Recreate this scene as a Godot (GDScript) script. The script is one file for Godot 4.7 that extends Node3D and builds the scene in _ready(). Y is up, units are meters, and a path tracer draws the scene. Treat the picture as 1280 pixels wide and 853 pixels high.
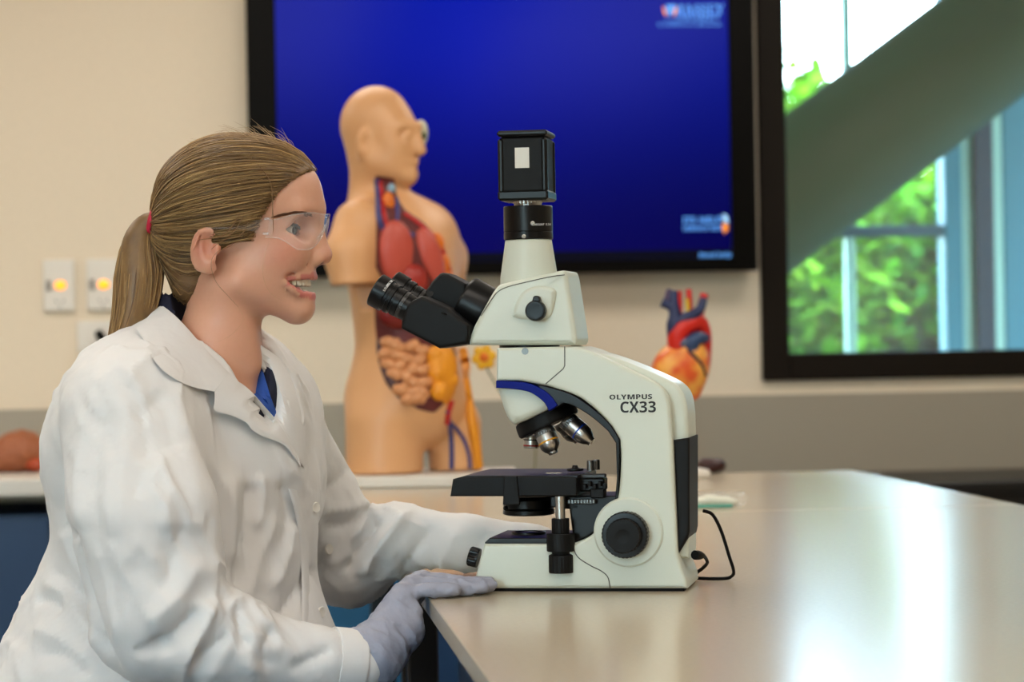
extends Node3D
# A laboratory: a person in a white coat at a bench with a trinocular microscope.
# World axes are the room's: x along the far wall, y up, z towards the entrance. Metres.

var M := {}
var taken := {}
var rng := RandomNumberGenerator.new()

func _ready() -> void:
	rng.seed = 7
	# ---- camera
	var cam := Camera3D.new()
	cam.name = "camera"
	cam.fov = 15.1834
	cam.near = 0.05
	cam.far = 200.0
	cam.basis = Basis(Vector3.UP, deg_to_rad(-6.0)) * Basis(Vector3.BACK, deg_to_rad(-1.0))
	cam.position = Vector3(0, 1.1935, 0)
	var lens := CameraAttributesPhysical.new()
	lens.frustum_focal_length = 90.0
	lens.exposure_aperture = 6.4
	lens.frustum_focus_distance = 2.96
	cam.attributes = lens
	add_child(cam)
	cam.fov = 15.1834
	# ---- sky, sun, exposure
	var env := Environment.new()
	env.tonemap_mode = Environment.TONE_MAPPER_LINEAR
	env.tonemap_exposure = 0.95
	env.background_mode = Environment.BG_SKY
	var skym := ProceduralSkyMaterial.new()
	skym.sky_top_color = Color(0.62, 0.78, 0.95)
	skym.sky_horizon_color = Color(0.86, 0.98, 0.97)
	skym.ground_bottom_color = Color(0.30, 0.34, 0.28)
	skym.ground_horizon_color = Color(0.55, 0.60, 0.55)
	skym.sky_energy_multiplier = 4.0
	skym.ground_energy_multiplier = 1.0
	var sky := Sky.new()
	sky.sky_material = skym
	env.sky = sky
	env.sdfgi_enabled = true
	env.ssao_enabled = true
	env.ssil_enabled = true
	var we := WorldEnvironment.new()
	we.name = "world_environment"
	we.environment = env
	add_child(we)
	var sun := DirectionalLight3D.new()
	sun.name = "sun"
	sun.basis = Basis.looking_at(Vector3(-0.75, -0.66, -0.06).normalized(), Vector3.UP)
	sun.light_color = Color(1.0, 0.96, 0.88)
	sun.light_energy = 5.0
	sun.light_angular_distance = 0.6
	sun.shadow_enabled = true
	sun.sky_mode = DirectionalLight3D.SKY_MODE_LIGHT_ONLY
	add_child(sun)
	materials()
	# ---- ceiling panels
	for gx in 3:
		for gz in 4:
			ceiling_panel(Vector3(-1.9 + gx * 1.9, 2.795, -6.1 + gz * 2.2))
	build_room()
	build_outside()
	build_screen()
	build_benches()
	build_tables()
	build_wall_fittings()
	build_microscope()
	build_person()
	build_torso_model()
	build_small_things()

# ------------------------------------------------------------------ naming
func numbered(called: String) -> String:
	var k: int = taken.get(called, -1) + 1
	taken[called] = k
	return called if k == 0 else "%s_%03d" % [called, k]

func tag(o: Node3D, label: String, category: String, group := "") -> Node3D:
	o.set_meta("label", label)
	o.set_meta("category", category)
	if group:
		o.set_meta("group", group)
	return o

func thing(called: String, label: String, category: String, at := Vector3.ZERO, turn := 0.0, group := "") -> Node3D:
	var o := Node3D.new()
	o.name = numbered(called)
	add_child(o)
	o.position = at
	o.rotation.y = turn
	return tag(o, label, category, group)

func obj(called: String, mesh: Mesh, material: Material, parent: Node = self, at := Vector3.ZERO) -> MeshInstance3D:
	var o := MeshInstance3D.new()
	o.name = numbered(called) if parent == self else called
	o.mesh = mesh
	o.material_override = material
	o.position = at
	parent.add_child(o, true)
	return o

func struct(called: String, mesh: Mesh, material: Material, at := Vector3.ZERO) -> MeshInstance3D:
	var o := obj(called, mesh, material, self, at)
	o.set_meta("kind", "structure")
	return o

# ------------------------------------------------------------------ materials
func sm(rgb: Color, rough: float, metal := 0.0, spec := 0.5) -> StandardMaterial3D:
	var m := StandardMaterial3D.new()
	m.albedo_color = rgb
	m.roughness = rough
	m.metallic = metal
	m.metallic_specular = spec
	return m

func glow(rgb: Color, energy: float) -> StandardMaterial3D:
	var m := sm(rgb, 0.4)
	m.emission_enabled = true
	m.emission = rgb
	m.emission_energy_multiplier = energy
	return m

func noise_tex(freq: float, oct: int, lo: Color, hi: Color, size := 512, sd := 3, kind := FastNoiseLite.TYPE_SIMPLEX_SMOOTH) -> NoiseTexture2D:
	var n := FastNoiseLite.new()
	n.noise_type = kind
	n.frequency = freq
	n.fractal_octaves = oct
	n.seed = sd
	var g := Gradient.new()
	g.set_color(0, lo)
	g.set_color(1, hi)
	var t := NoiseTexture2D.new()
	t.width = size
	t.height = size
	t.seamless = true
	t.noise = n
	t.color_ramp = g
	return t

func grained(m: StandardMaterial3D, tex: Texture2D, scale: float) -> StandardMaterial3D:
	m.albedo_texture = tex
	m.uv1_triplanar = true
	m.uv1_scale = Vector3.ONE * scale
	return m

func relief(m: StandardMaterial3D, tex: Texture2D, scale: float, cm: float) -> StandardMaterial3D:
	m.heightmap_enabled = true
	m.heightmap_texture = tex
	m.heightmap_scale = cm
	m.uv1_triplanar = true
	m.uv1_scale = Vector3.ONE * scale
	return m

func materials() -> void:
	var fine := noise_tex(0.05, 4, Color(0.985, 0.985, 0.985), Color(1, 1, 1), 512, 3)
	var soft := noise_tex(0.012, 3, Color(0, 0, 0), Color(1, 1, 1), 512, 5)
	var pebble := noise_tex(0.12, 2, Color(0, 0, 0), Color(1, 1, 1), 512, 8)
	M.wall = grained(sm(Color(0.90, 0.845, 0.755), 0.75), fine, 1.5)
	M.ceiling = sm(Color(0.92, 0.91, 0.88), 0.9)
	M.upstand = grained(sm(Color(0.63, 0.60, 0.54), 0.5), fine, 2.0)
	M.floor = grained(sm(Color(0.42, 0.43, 0.44), 0.45), fine, 1.0)
	M.table = grained(sm(Color(0.74, 0.69, 0.60), 0.2), noise_tex(0.2, 2, Color(0.965, 0.965, 0.965), Color(1, 1, 1), 512, 11), 1.2)
	M.table_edge = sm(Color(0.52, 0.48, 0.43), 0.4)
	M.white_top = sm(Color(0.84, 0.82, 0.78), 0.35)
	M.black_top = sm(Color(0.025, 0.027, 0.03), 0.35)
	M.blue_door = sm(Color(0.035, 0.19, 0.34), 0.42)
	M.teal_door = sm(Color(0.08, 0.33, 0.48), 0.42)
	M.black_steel = sm(Color(0.02, 0.02, 0.022), 0.4)
	M.steel = sm(Color(0.72, 0.71, 0.69), 0.28, 1.0)
	M.dull_steel = sm(Color(0.45, 0.45, 0.44), 0.4, 1.0)
	M.frame = sm(Color(0.10, 0.078, 0.055), 0.5, 0.0, 0.25)
	M.black_plastic = relief(sm(Color(0.03, 0.03, 0.031), 0.5, 0.0, 0.33), pebble, 30.0, 0.006)
	M.satin_black = sm(Color(0.024, 0.024, 0.025), 0.34, 0.0, 0.36)
	M.grey_plastic = sm(Color(0.16, 0.155, 0.15), 0.38)
	M.rubber = sm(Color(0.02, 0.02, 0.021), 0.7, 0.0, 0.3)
	M.enamel = sm(Color(0.78, 0.80, 0.745), 0.36)
	M.groove = sm(Color(0.33, 0.335, 0.32), 0.7)
	M.white_plastic = sm(Color(0.88, 0.86, 0.82), 0.4)
	M.blue_stripe = sm(Color(0.02, 0.09, 0.47), 0.5, 0.0, 0.25)
	M.ink = sm(Color(0.10, 0.11, 0.12), 0.6)
	M.white_ink = sm(Color(0.85, 0.85, 0.85), 0.6)
	M.label = sm(Color(0.83, 0.83, 0.80), 0.6)
	M.glass = sm(Color(1, 1, 1, 0.015), 0.02)
	M.glass.transparency = BaseMaterial3D.TRANSPARENCY_ALPHA
	M.soft = soft
	M.pebble = pebble
	M.fine = fine

# ------------------------------------------------------------------ mesh finishing
func finish(tri: PackedVector3Array, crease := 38.0, orient := true) -> ArrayMesh:
	# Triangle soup -> mesh; corners that meet at less than the crease angle are shaded smooth.
	var vol := 0.0
	for i in range(0, tri.size(), 3):
		vol += tri[i].dot(tri[i + 1].cross(tri[i + 2]))
	if orient and vol > 0.0:
		for i in range(0, tri.size(), 3):
			var s := tri[i + 1]
			tri[i + 1] = tri[i + 2]
			tri[i + 2] = s
	var nf := tri.size() / 3
	var fn := PackedVector3Array()
	fn.resize(nf)
	var at := {}
	for i in nf:
		var n := (tri[i * 3 + 2] - tri[i * 3]).cross(tri[i * 3 + 1] - tri[i * 3])
		fn[i] = n
		for c in 3:
			var key := Vector3i((tri[i * 3 + c] * 20000.0).round())
			if at.has(key):
				at[key].append(i)
			else:
				at[key] = [i]
	var nor := PackedVector3Array()
	nor.resize(tri.size())
	var lim := cos(deg_to_rad(crease))
	for i in nf:
		var me := fn[i].normalized()
		for c in 3:
			var sum := Vector3.ZERO
			for j in at[Vector3i((tri[i * 3 + c] * 20000.0).round())]:
				if j == i or fn[j].normalized().dot(me) > lim:
					sum += fn[j]
			nor[i * 3 + c] = sum.normalized() if sum.length_squared() > 1e-24 else Vector3.UP
	var a := []
	a.resize(Mesh.ARRAY_MAX)
	a[Mesh.ARRAY_VERTEX] = tri
	a[Mesh.ARRAY_NORMAL] = nor
	var m := ArrayMesh.new()
	m.add_surface_from_arrays(Mesh.PRIMITIVE_TRIANGLES, a)
	return m

func quad(t: PackedVector3Array, a: Vector3, b: Vector3, c: Vector3, d: Vector3) -> void:
	t.append_array([a, b, c, a, c, d])

func rings_to_tri(t: PackedVector3Array, rings: Array, close_ring: bool, cap: bool) -> void:
	var n: int = rings[0].size()
	for i in rings.size() - 1:
		for j in (n if close_ring else n - 1):
			var k := (j + 1) % n
			quad(t, rings[i][j], rings[i][k], rings[i + 1][k], rings[i + 1][j])
	if cap:
		for e in [0, rings.size() - 1]:
			var c := Vector3.ZERO
			for v in rings[e]:
				c += v
			c /= n
			for j in n:
				var k := (j + 1) % n
				if e == 0:
					t.append_array([c, rings[e][k], rings[e][j]])
				else:
					t.append_array([c, rings[e][j], rings[e][k]])

func box_tri(t: PackedVector3Array, size: Vector3, at: Vector3, bev := 0.0, turn := Basis.IDENTITY) -> void:
	# A box with chamfered edges.
	var h := size / 2
	bev = minf(bev, minf(h.x, minf(h.y, h.z)) * 0.9)
	var poly := PackedVector2Array([Vector2(-h.x + bev, -h.y), Vector2(h.x - bev, -h.y), Vector2(h.x, -h.y + bev), Vector2(h.x, h.y - bev), Vector2(h.x - bev, h.y), Vector2(-h.x + bev, h.y), Vector2(-h.x, h.y - bev), Vector2(-h.x, -h.y + bev)])
	if bev <= 0.0:
		poly = PackedVector2Array([Vector2(-h.x, -h.y), Vector2(h.x, -h.y), Vector2(h.x, h.y), Vector2(-h.x, h.y)])
	var levels := [[-h.z, bev], [-h.z + bev, 0.0], [h.z - bev, 0.0], [h.z, bev]] if bev > 0.0 else [[-h.z, 0.0], [h.z, 0.0]]
	var rings := []
	for l in levels:
		var ring := PackedVector3Array()
		for p in poly:
			var q := Vector2(clampf(p.x, -h.x + l[1], h.x - l[1]), clampf(p.y, -h.y + l[1], h.y - l[1]))
			ring.append(at + turn * Vector3(q.x, q.y, l[0]))
		rings.append(ring)
	rings_to_tri(t, rings, true, true)

func box(size: Vector3, bev := 0.0, at := Vector3.ZERO) -> ArrayMesh:
	var t := PackedVector3Array()
	box_tri(t, size, at, bev)
	return finish(t, 20.0)

func span(a: Vector3, b: Vector3, bev := 0.0) -> ArrayMesh:
	return box((b - a).abs(), bev, (a + b) / 2)

func inset(poly: PackedVector2Array, by: float) -> PackedVector2Array:
	# Moves every edge inwards (the polygon runs counter-clockwise).
	var out := PackedVector2Array()
	var n := poly.size()
	for i in n:
		var e0 := (poly[i] - poly[(i + n - 1) % n]).normalized()
		var e1 := (poly[(i + 1) % n] - poly[i]).normalized()
		var n0 := Vector2(-e0.y, e0.x)
		var n1 := Vector2(-e1.y, e1.x)
		var m := (n0 + n1)
		m = m / maxf(0.5, m.length_squared() / 2.0)
		out.append(poly[i] + m * by)
	return out

func ccw(poly: PackedVector2Array) -> PackedVector2Array:
	var p := poly.duplicate()
	if Geometry2D.is_polygon_clockwise(p):
		p.reverse()
	return p

func extrude(poly: PackedVector2Array, z0: float, z1: float, bev := 0.0, crease := 34.0) -> ArrayMesh:
	# A slab with this outline between z0 (far) and z1 (near), its edges rounded.
	var p := ccw(poly)
	var t := PackedVector3Array()
	var levels := []
	if bev > 0.0:
		for s in 4:
			var a := s * PI / 6.0
			levels.append([z0 + bev * (1.0 - sin(a)), bev * (1.0 - cos(a))])
		levels.reverse()
		for s in range(0, 4):
			var a := s * PI / 6.0
			levels.append([z1 - bev * (1.0 - sin(a)), bev * (1.0 - cos(a))])
	else:
		levels = [[z0, 0.0], [z1, 0.0]]
	var rings := []
	for l in levels:
		var q := inset(p, l[1]) if l[1] > 0.0 else p
		var ring := PackedVector3Array()
		for v in q:
			ring.append(Vector3(v.x, v.y, l[0]))
		rings.append(ring)
	rings_to_tri(t, rings, true, false)
	var idx := Geometry2D.triangulate_polygon(p)
	var first: PackedVector3Array = rings[0]
	var last: PackedVector3Array = rings[-1]
	for i in range(0, idx.size(), 3):
		var u := [idx[i], idx[i + 1], idx[i + 2]]
		if (p[u[1]] - p[u[0]]).cross(p[u[2]] - p[u[0]]) < 0.0:
			u = [u[0], u[2], u[1]]
		t.append_array([last[u[0]], last[u[1]], last[u[2]], first[u[0]], first[u[2]], first[u[1]]])
	return finish(t, crease)

func lathe_tri(t: PackedVector3Array, prof: Array, at := Vector3.ZERO, axis := Vector3.UP, segs := 32, knurl := 0.0) -> void:
	# prof: [radius, height along the axis] from one end to the other; closed at both ends.
	var b := frame_of(axis)
	var rings := []
	for pr in prof:
		var ring := PackedVector3Array()
		for j in segs:
			var a := TAU * j / segs
			var rr: float = pr[0]
			if knurl > 0.0 and pr.size() > 2 and j % 2 == 0:
				rr -= knurl
			ring.append(at + b.x * cos(a) * rr + b.z * sin(a) * rr + b.y * float(pr[1]))
		rings.append(ring)
	rings_to_tri(t, rings, true, true)

func lathe(prof: Array, at := Vector3.ZERO, axis := Vector3.UP, segs := 32, knurl := 0.0, crease := 35.0) -> ArrayMesh:
	var t := PackedVector3Array()
	lathe_tri(t, prof, at, axis, segs, knurl)
	return finish(t, crease)

func frame_of(axis: Vector3) -> Basis:
	var y := axis.normalized()
	var x := y.cross(Vector3(0.0, 0.0, 1.0) if absf(y.z) < 0.9 else Vector3(1.0, 0.0, 0.0)).normalized()
	return Basis(x, y, x.cross(y))

func spline(pts: PackedVector3Array, per: int) -> PackedVector3Array:
	var out := PackedVector3Array()
	var n := pts.size()
	for i in n - 1:
		var a := pts[maxi(i - 1, 0)]
		var d := pts[mini(i + 2, n - 1)]
		for s in per:
			out.append(pts[i].cubic_interpolate(pts[i + 1], a, d, float(s) / per))
	out.append(pts[n - 1])
	return out

func spline2(pts: PackedVector2Array, per: int) -> PackedVector2Array:
	var out := PackedVector2Array()
	var n := pts.size()
	for i in n - 1:
		for s in per:
			out.append(pts[i].cubic_interpolate(pts[i + 1], pts[maxi(i - 1, 0)], pts[mini(i + 2, n - 1)], float(s) / per))
	out.append(pts[n - 1])
	return out

func tube_tri(t: PackedVector3Array, pts: PackedVector3Array, radii: Array, segs := 10, flat := 1.0, up := Vector3.ZERO) -> void:
	# radii: one for all, or values spread evenly along the way.
	var rings := []
	var n := pts.size()
	var side := Vector3.ZERO
	for i in n:
		var d := (pts[mini(i + 1, n - 1)] - pts[maxi(i - 1, 0)]).normalized()
		if side == Vector3.ZERO:
			side = frame_of(d).x if up == Vector3.ZERO else up.cross(d).normalized()
		side = (side - d * side.dot(d)).normalized()
		var over := d.cross(side)
		var f := float(i) / (n - 1) * (radii.size() - 1)
		var r: float = lerpf(radii[int(f)], radii[mini(int(f) + 1, radii.size() - 1)], f - int(f))
		var ring := PackedVector3Array()
		for j in segs:
			var a := TAU * j / segs
			ring.append(pts[i] + side * cos(a) * r + over * sin(a) * r * flat)
		rings.append(ring)
	rings_to_tri(t, rings, true, true)

func tube(pts: PackedVector3Array, radii: Array, segs := 10, flat := 1.0, up := Vector3.ZERO) -> ArrayMesh:
	var t := PackedVector3Array()
	tube_tri(t, pts, radii, segs, flat, up)
	return finish(t, 50.0)

func sphere_tri(t: PackedVector3Array, at: Vector3, r: Vector3, turn := Basis.IDENTITY, segs := 20) -> void:
	var rings := []
	var hs := segs / 2
	for i in hs + 1:
		var e := clampf(-PI / 2 + PI * i / hs, -PI / 2 + 0.02, PI / 2 - 0.02)
		var ring := PackedVector3Array()
		for j in segs:
			var a := TAU * j / segs
			ring.append(at + turn * (Vector3(cos(e) * cos(a), sin(e), cos(e) * sin(a)) * r))
		rings.append(ring)
	rings_to_tri(t, rings, true, true)

func ball(at: Vector3, r: Vector3, turn := Basis.IDENTITY, segs := 20) -> ArrayMesh:
	var t := PackedVector3Array()
	sphere_tri(t, at, r, turn, segs)
	return finish(t, 60.0)

func words(said: String, height: float, bold := false, font := "Droid Sans", depth := 0.0006) -> TextMesh:
	var f := SystemFont.new()
	f.font_names = PackedStringArray([font])
	f.font_weight = 700 if bold else 400
	var m := TextMesh.new()
	m.font = f
	m.text = said
	m.font_size = 32
	m.pixel_size = height / 32.0 * 1.37
	m.depth = depth
	m.curve_step = 1.0
	return m

# ------------------------------------------------------------------ smooth solids
# Bodies and organs: tapered capsules and ellipsoids joined by a smooth minimum, meshed as surface nets.
class Solid:
	var kind := PackedInt32Array()
	var a := PackedVector3Array()
	var b := PackedVector3Array()
	var ra := PackedFloat32Array()
	var rb := PackedFloat32Array()
	var k := PackedFloat32Array()
	var cut := PackedByteArray()
	var turn: Array[Basis] = []
	var mirrored := false

	func add(kd: int, va: Vector3, vb: Vector3, r0: float, r1: float, soft: float, sub: bool, tb: Basis) -> void:
		kind.append(kd)
		a.append(va)
		b.append(vb)
		ra.append(r0)
		rb.append(r1)
		k.append(maxf(soft, 1e-5))
		cut.append(1 if sub else 0)
		turn.append(tb.inverse())

	func limb(va: Vector3, vb: Vector3, r0: float, r1: float, soft := 0.02, sub := false) -> void:
		add(0, va, vb, r0, r1, soft, sub, Basis.IDENTITY)

	func egg(c: Vector3, r: Vector3, soft := 0.02, sub := false, tb := Basis.IDENTITY) -> void:
		add(1, c, r, 0, 0, soft, sub, tb)

	func block(c: Vector3, half: Vector3, rad: float, soft := 0.02, sub := false, tb := Basis.IDENTITY) -> void:
		add(2, c, half, rad, 0, soft, sub, tb)

	func one(i: int, p: Vector3) -> float:
		var kd := kind[i]
		if kd == 0:
			var ab := b[i] - a[i]
			var pa := p - a[i]
			var h := clampf(pa.dot(ab) / maxf(ab.length_squared(), 1e-12), 0.0, 1.0)
			return (pa - ab * h).length() - (ra[i] + (rb[i] - ra[i]) * h)
		var q: Vector3 = turn[i] * (p - a[i])
		if kd == 1:
			var r := b[i]
			var s := q / r
			var k0 := s.length()
			var k1 := (s / r).length()
			if k1 < 1e-9:
				return -minf(r.x, minf(r.y, r.z))
			return k0 * (k0 - 1.0) / k1
		var e := q.abs() - b[i] + Vector3.ONE * ra[i]
		return e.max(Vector3.ZERO).length() + minf(maxf(e.x, maxf(e.y, e.z)), 0.0) - ra[i]

	func dist(p: Vector3, which: PackedInt32Array) -> float:
		if mirrored:
			p.z = absf(p.z)
		var d := 1e3
		for i in which:
			var e := one(i, p)
			var s := k[i]
			if cut[i]:
				e = -e
				var h := maxf(s - absf(d - e), 0.0) / s
				d = maxf(d, e) + h * h * s * 0.25
			else:
				var h := maxf(s - absf(d - e), 0.0) / s
				d = minf(d, e) - h * h * s * 0.25
		return d

	func all() -> PackedInt32Array:
		return PackedInt32Array(range(kind.size()))

	func field(p: Vector3) -> float:
		return dist(p, all())

	# Where a line along dir from p meets the surface (coming from outside).
	func hit(p: Vector3, dir: Vector3, reach := 1.0) -> Vector3:
		var w := all()
		var t := 0.0
		for i in 60:
			var d := dist(p + dir * t, w)
			if d < 0.0003:
				break
			t += d * 0.8
			if t > reach:
				break
		return p + dir * t

	func mesh(lo: Vector3, hi: Vector3, cell: float, bump = null, tint = null) -> ArrayMesh:
		var nb := Vector3i(((hi - lo) / (cell * 4.0)).ceil())
		var nx := nb.x * 4 + 1
		var ny := nb.y * 4 + 1
		var nz := nb.z * 4 + 1
		var val := PackedFloat32Array()
		val.resize(nx * ny * nz)
		val.fill(9e9)
		var vid := PackedInt32Array()
		vid.resize(nx * ny * nz)
		vid.fill(-1)
		var every := all()
		var half := cell * 2.0 * 1.733
		var verts := PackedVector3Array()
		var cells := PackedInt32Array()
		var nxy := nx * ny
		for bz in nb.z:
			for by in nb.y:
				for bx in nb.x:
					var c := lo + Vector3(bx * 4 + 2, by * 4 + 2, bz * 4 + 2) * cell
					if mirrored:
						c.z = absf(c.z)
					if absf(dist(c, every)) > half * 1.35 + 0.004:
						continue
					var near := PackedInt32Array()
					var best := 1e9
					var ds := PackedFloat32Array()
					for i in every:
						var d := one(i, c)
						ds.append(d)
						if not cut[i]:
							best = minf(best, d)
					for i in every:
						if ds[i] < (2.2 * half + k[i] if cut[i] else best + 2.2 * half + k[i]):
							near.append(i)
					for z in 5:
						for y in 5:
							var row := ((bz * 4 + z) * ny + by * 4 + y) * nx + bx * 4
							for x in 5:
								if val[row + x] > 8e9:
									val[row + x] = dist(lo + Vector3(bx * 4 + x, by * 4 + y, bz * 4 + z) * cell, near)
					for z in 4:
						for y in 4:
							var row := ((bz * 4 + z) * ny + by * 4 + y) * nx + bx * 4
							for x in 4:
								var o := row + x
								var v0 := val[o]
								var v1 := val[o + 1]
								var v2 := val[o + nx]
								var v3 := val[o + nx + 1]
								var v4 := val[o + nxy]
								var v5 := val[o + nxy + 1]
								var v6 := val[o + nxy + nx]
								var v7 := val[o + nxy + nx + 1]
								var m := int(v0 < 0) + int(v1 < 0) + int(v2 < 0) + int(v3 < 0) + int(v4 < 0) + int(v5 < 0) + int(v6 < 0) + int(v7 < 0)
								if m == 0 or m == 8:
									continue
								var s := Vector3.ZERO
								var n := 0
								for e in [[v0, v1, 0, 0, 0, 0], [v2, v3, 0, 1, 0, 0], [v4, v5, 0, 0, 1, 0], [v6, v7, 0, 1, 1, 0], [v0, v2, 0, 0, 0, 1], [v1, v3, 1, 0, 0, 1], [v4, v6, 0, 0, 1, 1], [v5, v7, 1, 0, 1, 1], [v0, v4, 0, 0, 0, 2], [v1, v5, 1, 0, 0, 2], [v2, v6, 0, 1, 0, 2], [v3, v7, 1, 1, 0, 2]]:
									var p: float = e[0]
									var q: float = e[1]
									if (p < 0) == (q < 0):
										continue
									var w := Vector3(e[2], e[3], e[4])
									w[e[5]] += p / (p - q)
									s += w
									n += 1
								vid[o] = verts.size()
								verts.append(lo + (Vector3(bx * 4 + x, by * 4 + y, bz * 4 + z) + s / n) * cell)
								cells.append(o)
		var idx := PackedInt32Array()
		for o in cells:
			var inside := val[o] < 0
			for ax in 3:
				var step: int = [1, nx, nxy][ax]
				var far := val[o + step]
				if far > 8e9 or (far < 0) == inside:
					continue
				var u: int = [nx, nxy, 1][ax]
				var w: int = [nxy, 1, nx][ax]
				if o - u - w < 0:
					continue
				var p := vid[o]
				var q := vid[o - u]
				var r := vid[o - u - w]
				var s := vid[o - w]
				if p < 0 or q < 0 or r < 0 or s < 0:
					continue
				if inside:
					idx.append_array([p, r, q, p, s, r])
				else:
					idx.append_array([p, q, r, p, r, s])
		var nor := normals(verts, idx)
		if bump != null:
			for i in verts.size():
				verts[i] += nor[i] * float(bump.call(verts[i], nor[i]))
			nor = normals(verts, idx)
		var arr := []
		arr.resize(Mesh.ARRAY_MAX)
		arr[Mesh.ARRAY_VERTEX] = verts
		arr[Mesh.ARRAY_NORMAL] = nor
		arr[Mesh.ARRAY_INDEX] = idx
		if tint != null:
			var cols := PackedColorArray()
			for i in verts.size():
				cols.append(tint.call(verts[i], nor[i]))
			arr[Mesh.ARRAY_COLOR] = cols
		var out := ArrayMesh.new()
		out.add_surface_from_arrays(Mesh.PRIMITIVE_TRIANGLES, arr)
		return out

	static func normals(verts: PackedVector3Array, idx: PackedInt32Array) -> PackedVector3Array:
		var nor := PackedVector3Array()
		nor.resize(verts.size())
		for i in range(0, idx.size(), 3):
			var n := (verts[idx[i + 2]] - verts[idx[i]]).cross(verts[idx[i + 1]] - verts[idx[i]])
			nor[idx[i]] += n
			nor[idx[i + 1]] += n
			nor[idx[i + 2]] += n
		for i in nor.size():
			nor[i] = nor[i].normalized()
		return nor

# ------------------------------------------------------------------ the room
func ceiling_panel(at: Vector3) -> void:
	var o := thing("ceiling_light", "flat rectangular light panel set in the white ceiling", "light", at, 0.0, "ceiling light panels")
	obj("frame", span(Vector3(-0.63, -0.012, -0.33), Vector3(0.63, 0.005, 0.33), 0.003), M.white_plastic, o)
	obj("diffuser", span(Vector3(-0.60, -0.016, -0.30), Vector3(0.60, -0.010, 0.30)), glow(Color(1.0, 0.97, 0.93), 2.2), o)
	var l := AreaLight3D.new()
	l.name = "panel_light"
	l.area_size = Vector2(1.2, 0.6)
	l.light_color = Color(1.0, 0.96, 0.91)
	l.light_energy = 1.35
	l.shadow_enabled = true
	o.add_child(l)
	l.position = Vector3(0, -0.022, 0)
	l.rotation.x = -PI / 2

func build_room() -> void:
	var x0 := -3.6
	var x1 := 4.0
	var z0 := -7.32
	var z1 := 2.6
	struct("floor", span(Vector3(x0 - 0.2, -0.2, z0 - 0.2), Vector3(x1 + 0.2, 0, z1 + 0.2)), M.floor)
	struct("ceiling", span(Vector3(x0 - 0.2, 2.8, z0 - 0.2), Vector3(x1 + 0.2, 3.0, z1 + 0.2)), M.ceiling)
	# the far wall, open for the window
	var t := PackedVector3Array()
	var wx0 := 1.497
	var wx1 := 3.7
	var wy0 := 1.065
	var wy1 := 2.62
	for b in [[x0, wx0, 0.0, 2.8], [wx1, x1, 0.0, 2.8], [wx0, wx1, 0.0, wy0], [wx0, wx1, wy1, 2.8]]:
		box_tri(t, Vector3(b[1] - b[0], b[3] - b[2], 0.2), Vector3((b[0] + b[1]) / 2, (b[2] + b[3]) / 2, z0 - 0.1))
	struct("wall_back", finish(t, 20.0), M.wall)
	struct("wall_right", span(Vector3(x1, 0, z0), Vector3(x1 + 0.2, 2.8, z1)), M.wall)
	struct("wall_left", span(Vector3(x0 - 0.2, 0, z0), Vector3(x0, 2.8, z1)), M.wall)
	# the wall behind the camera, with the windows that light the near side
	t = PackedVector3Array()
	var fx0 := -3.3
	var fx1 := -1.85
	for b in [[x0, fx0, 0.0, 2.8], [fx1, x1, 0.0, 2.8], [fx0, fx1, 0.0, 0.9], [fx0, fx1, 2.6, 2.8]]:
		box_tri(t, Vector3(b[1] - b[0], b[3] - b[2], 0.2), Vector3((b[0] + b[1]) / 2, (b[2] + b[3]) / 2, z1 + 0.1))
	struct("wall_front", finish(t, 20.0), M.wall)
	var sw := Node3D.new()
	sw.name = "window_2"
	sw.set_meta("kind", "structure")
	add_child(sw)
	for k in 2:
		var xx := fx0 + k * 1.45
		obj("mullion", span(Vector3(xx - 0.03, 0.9, z1 + 0.05), Vector3(xx + 0.03, 2.6, z1 + 0.13), 0.004), M.frame, sw)
	for yy in [0.93, 2.57]:
		obj("frame_rail", span(Vector3(fx0, yy - 0.03, z1 + 0.05), Vector3(fx1, yy + 0.03, z1 + 0.13), 0.004), M.frame, sw)
	for k in 1:
		obj("pane", span(Vector3(fx0 + 0.03 + k * 1.45, 0.96, z1 + 0.088), Vector3(fx0 + 1.42 + k * 1.45, 2.54, z1 + 0.092)), M.glass, sw)
	# the window in the far wall
	var w := Node3D.new()
	w.name = "window_1"
	w.set_meta("kind", "structure")
	add_child(w)
	var ft := PackedVector3Array()
	for b in [[wx0, wx0 + 0.08, wy0, wy1], [wx1 - 0.08, wx1, wy0, wy1]]:
		box_tri(ft, Vector3(b[1] - b[0], b[3] - b[2], 0.13), Vector3((b[0] + b[1]) / 2, (b[2] + b[3]) / 2, z0 - 0.045), 0.004)
	for b in [[wx0 + 0.08, wx1 - 0.08, wy0, wy0 + 0.078], [wx0 + 0.08, wx1 - 0.08, wy1 - 0.078, wy1]]:
		box_tri(ft, Vector3(b[1] - b[0], b[3] - b[2], 0.13), Vector3((b[0] + b[1]) / 2, (b[2] + b[3]) / 2, z0 - 0.045), 0.004)
	obj("window_frame", finish(ft, 20.0), M.frame, w)
	obj("pane", span(Vector3(wx0 + 0.07, wy0 + 0.07, z0 - 0.063), Vector3(wx1 - 0.07, wy1 - 0.07, z0 - 0.057)), M.glass, w)
	# grey upstand behind the benches
	struct("trim_1", span(Vector3(x0, 0.79, z0), Vector3(x1, 1.025, z0 + 0.014), 0.002), M.upstand)

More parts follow.
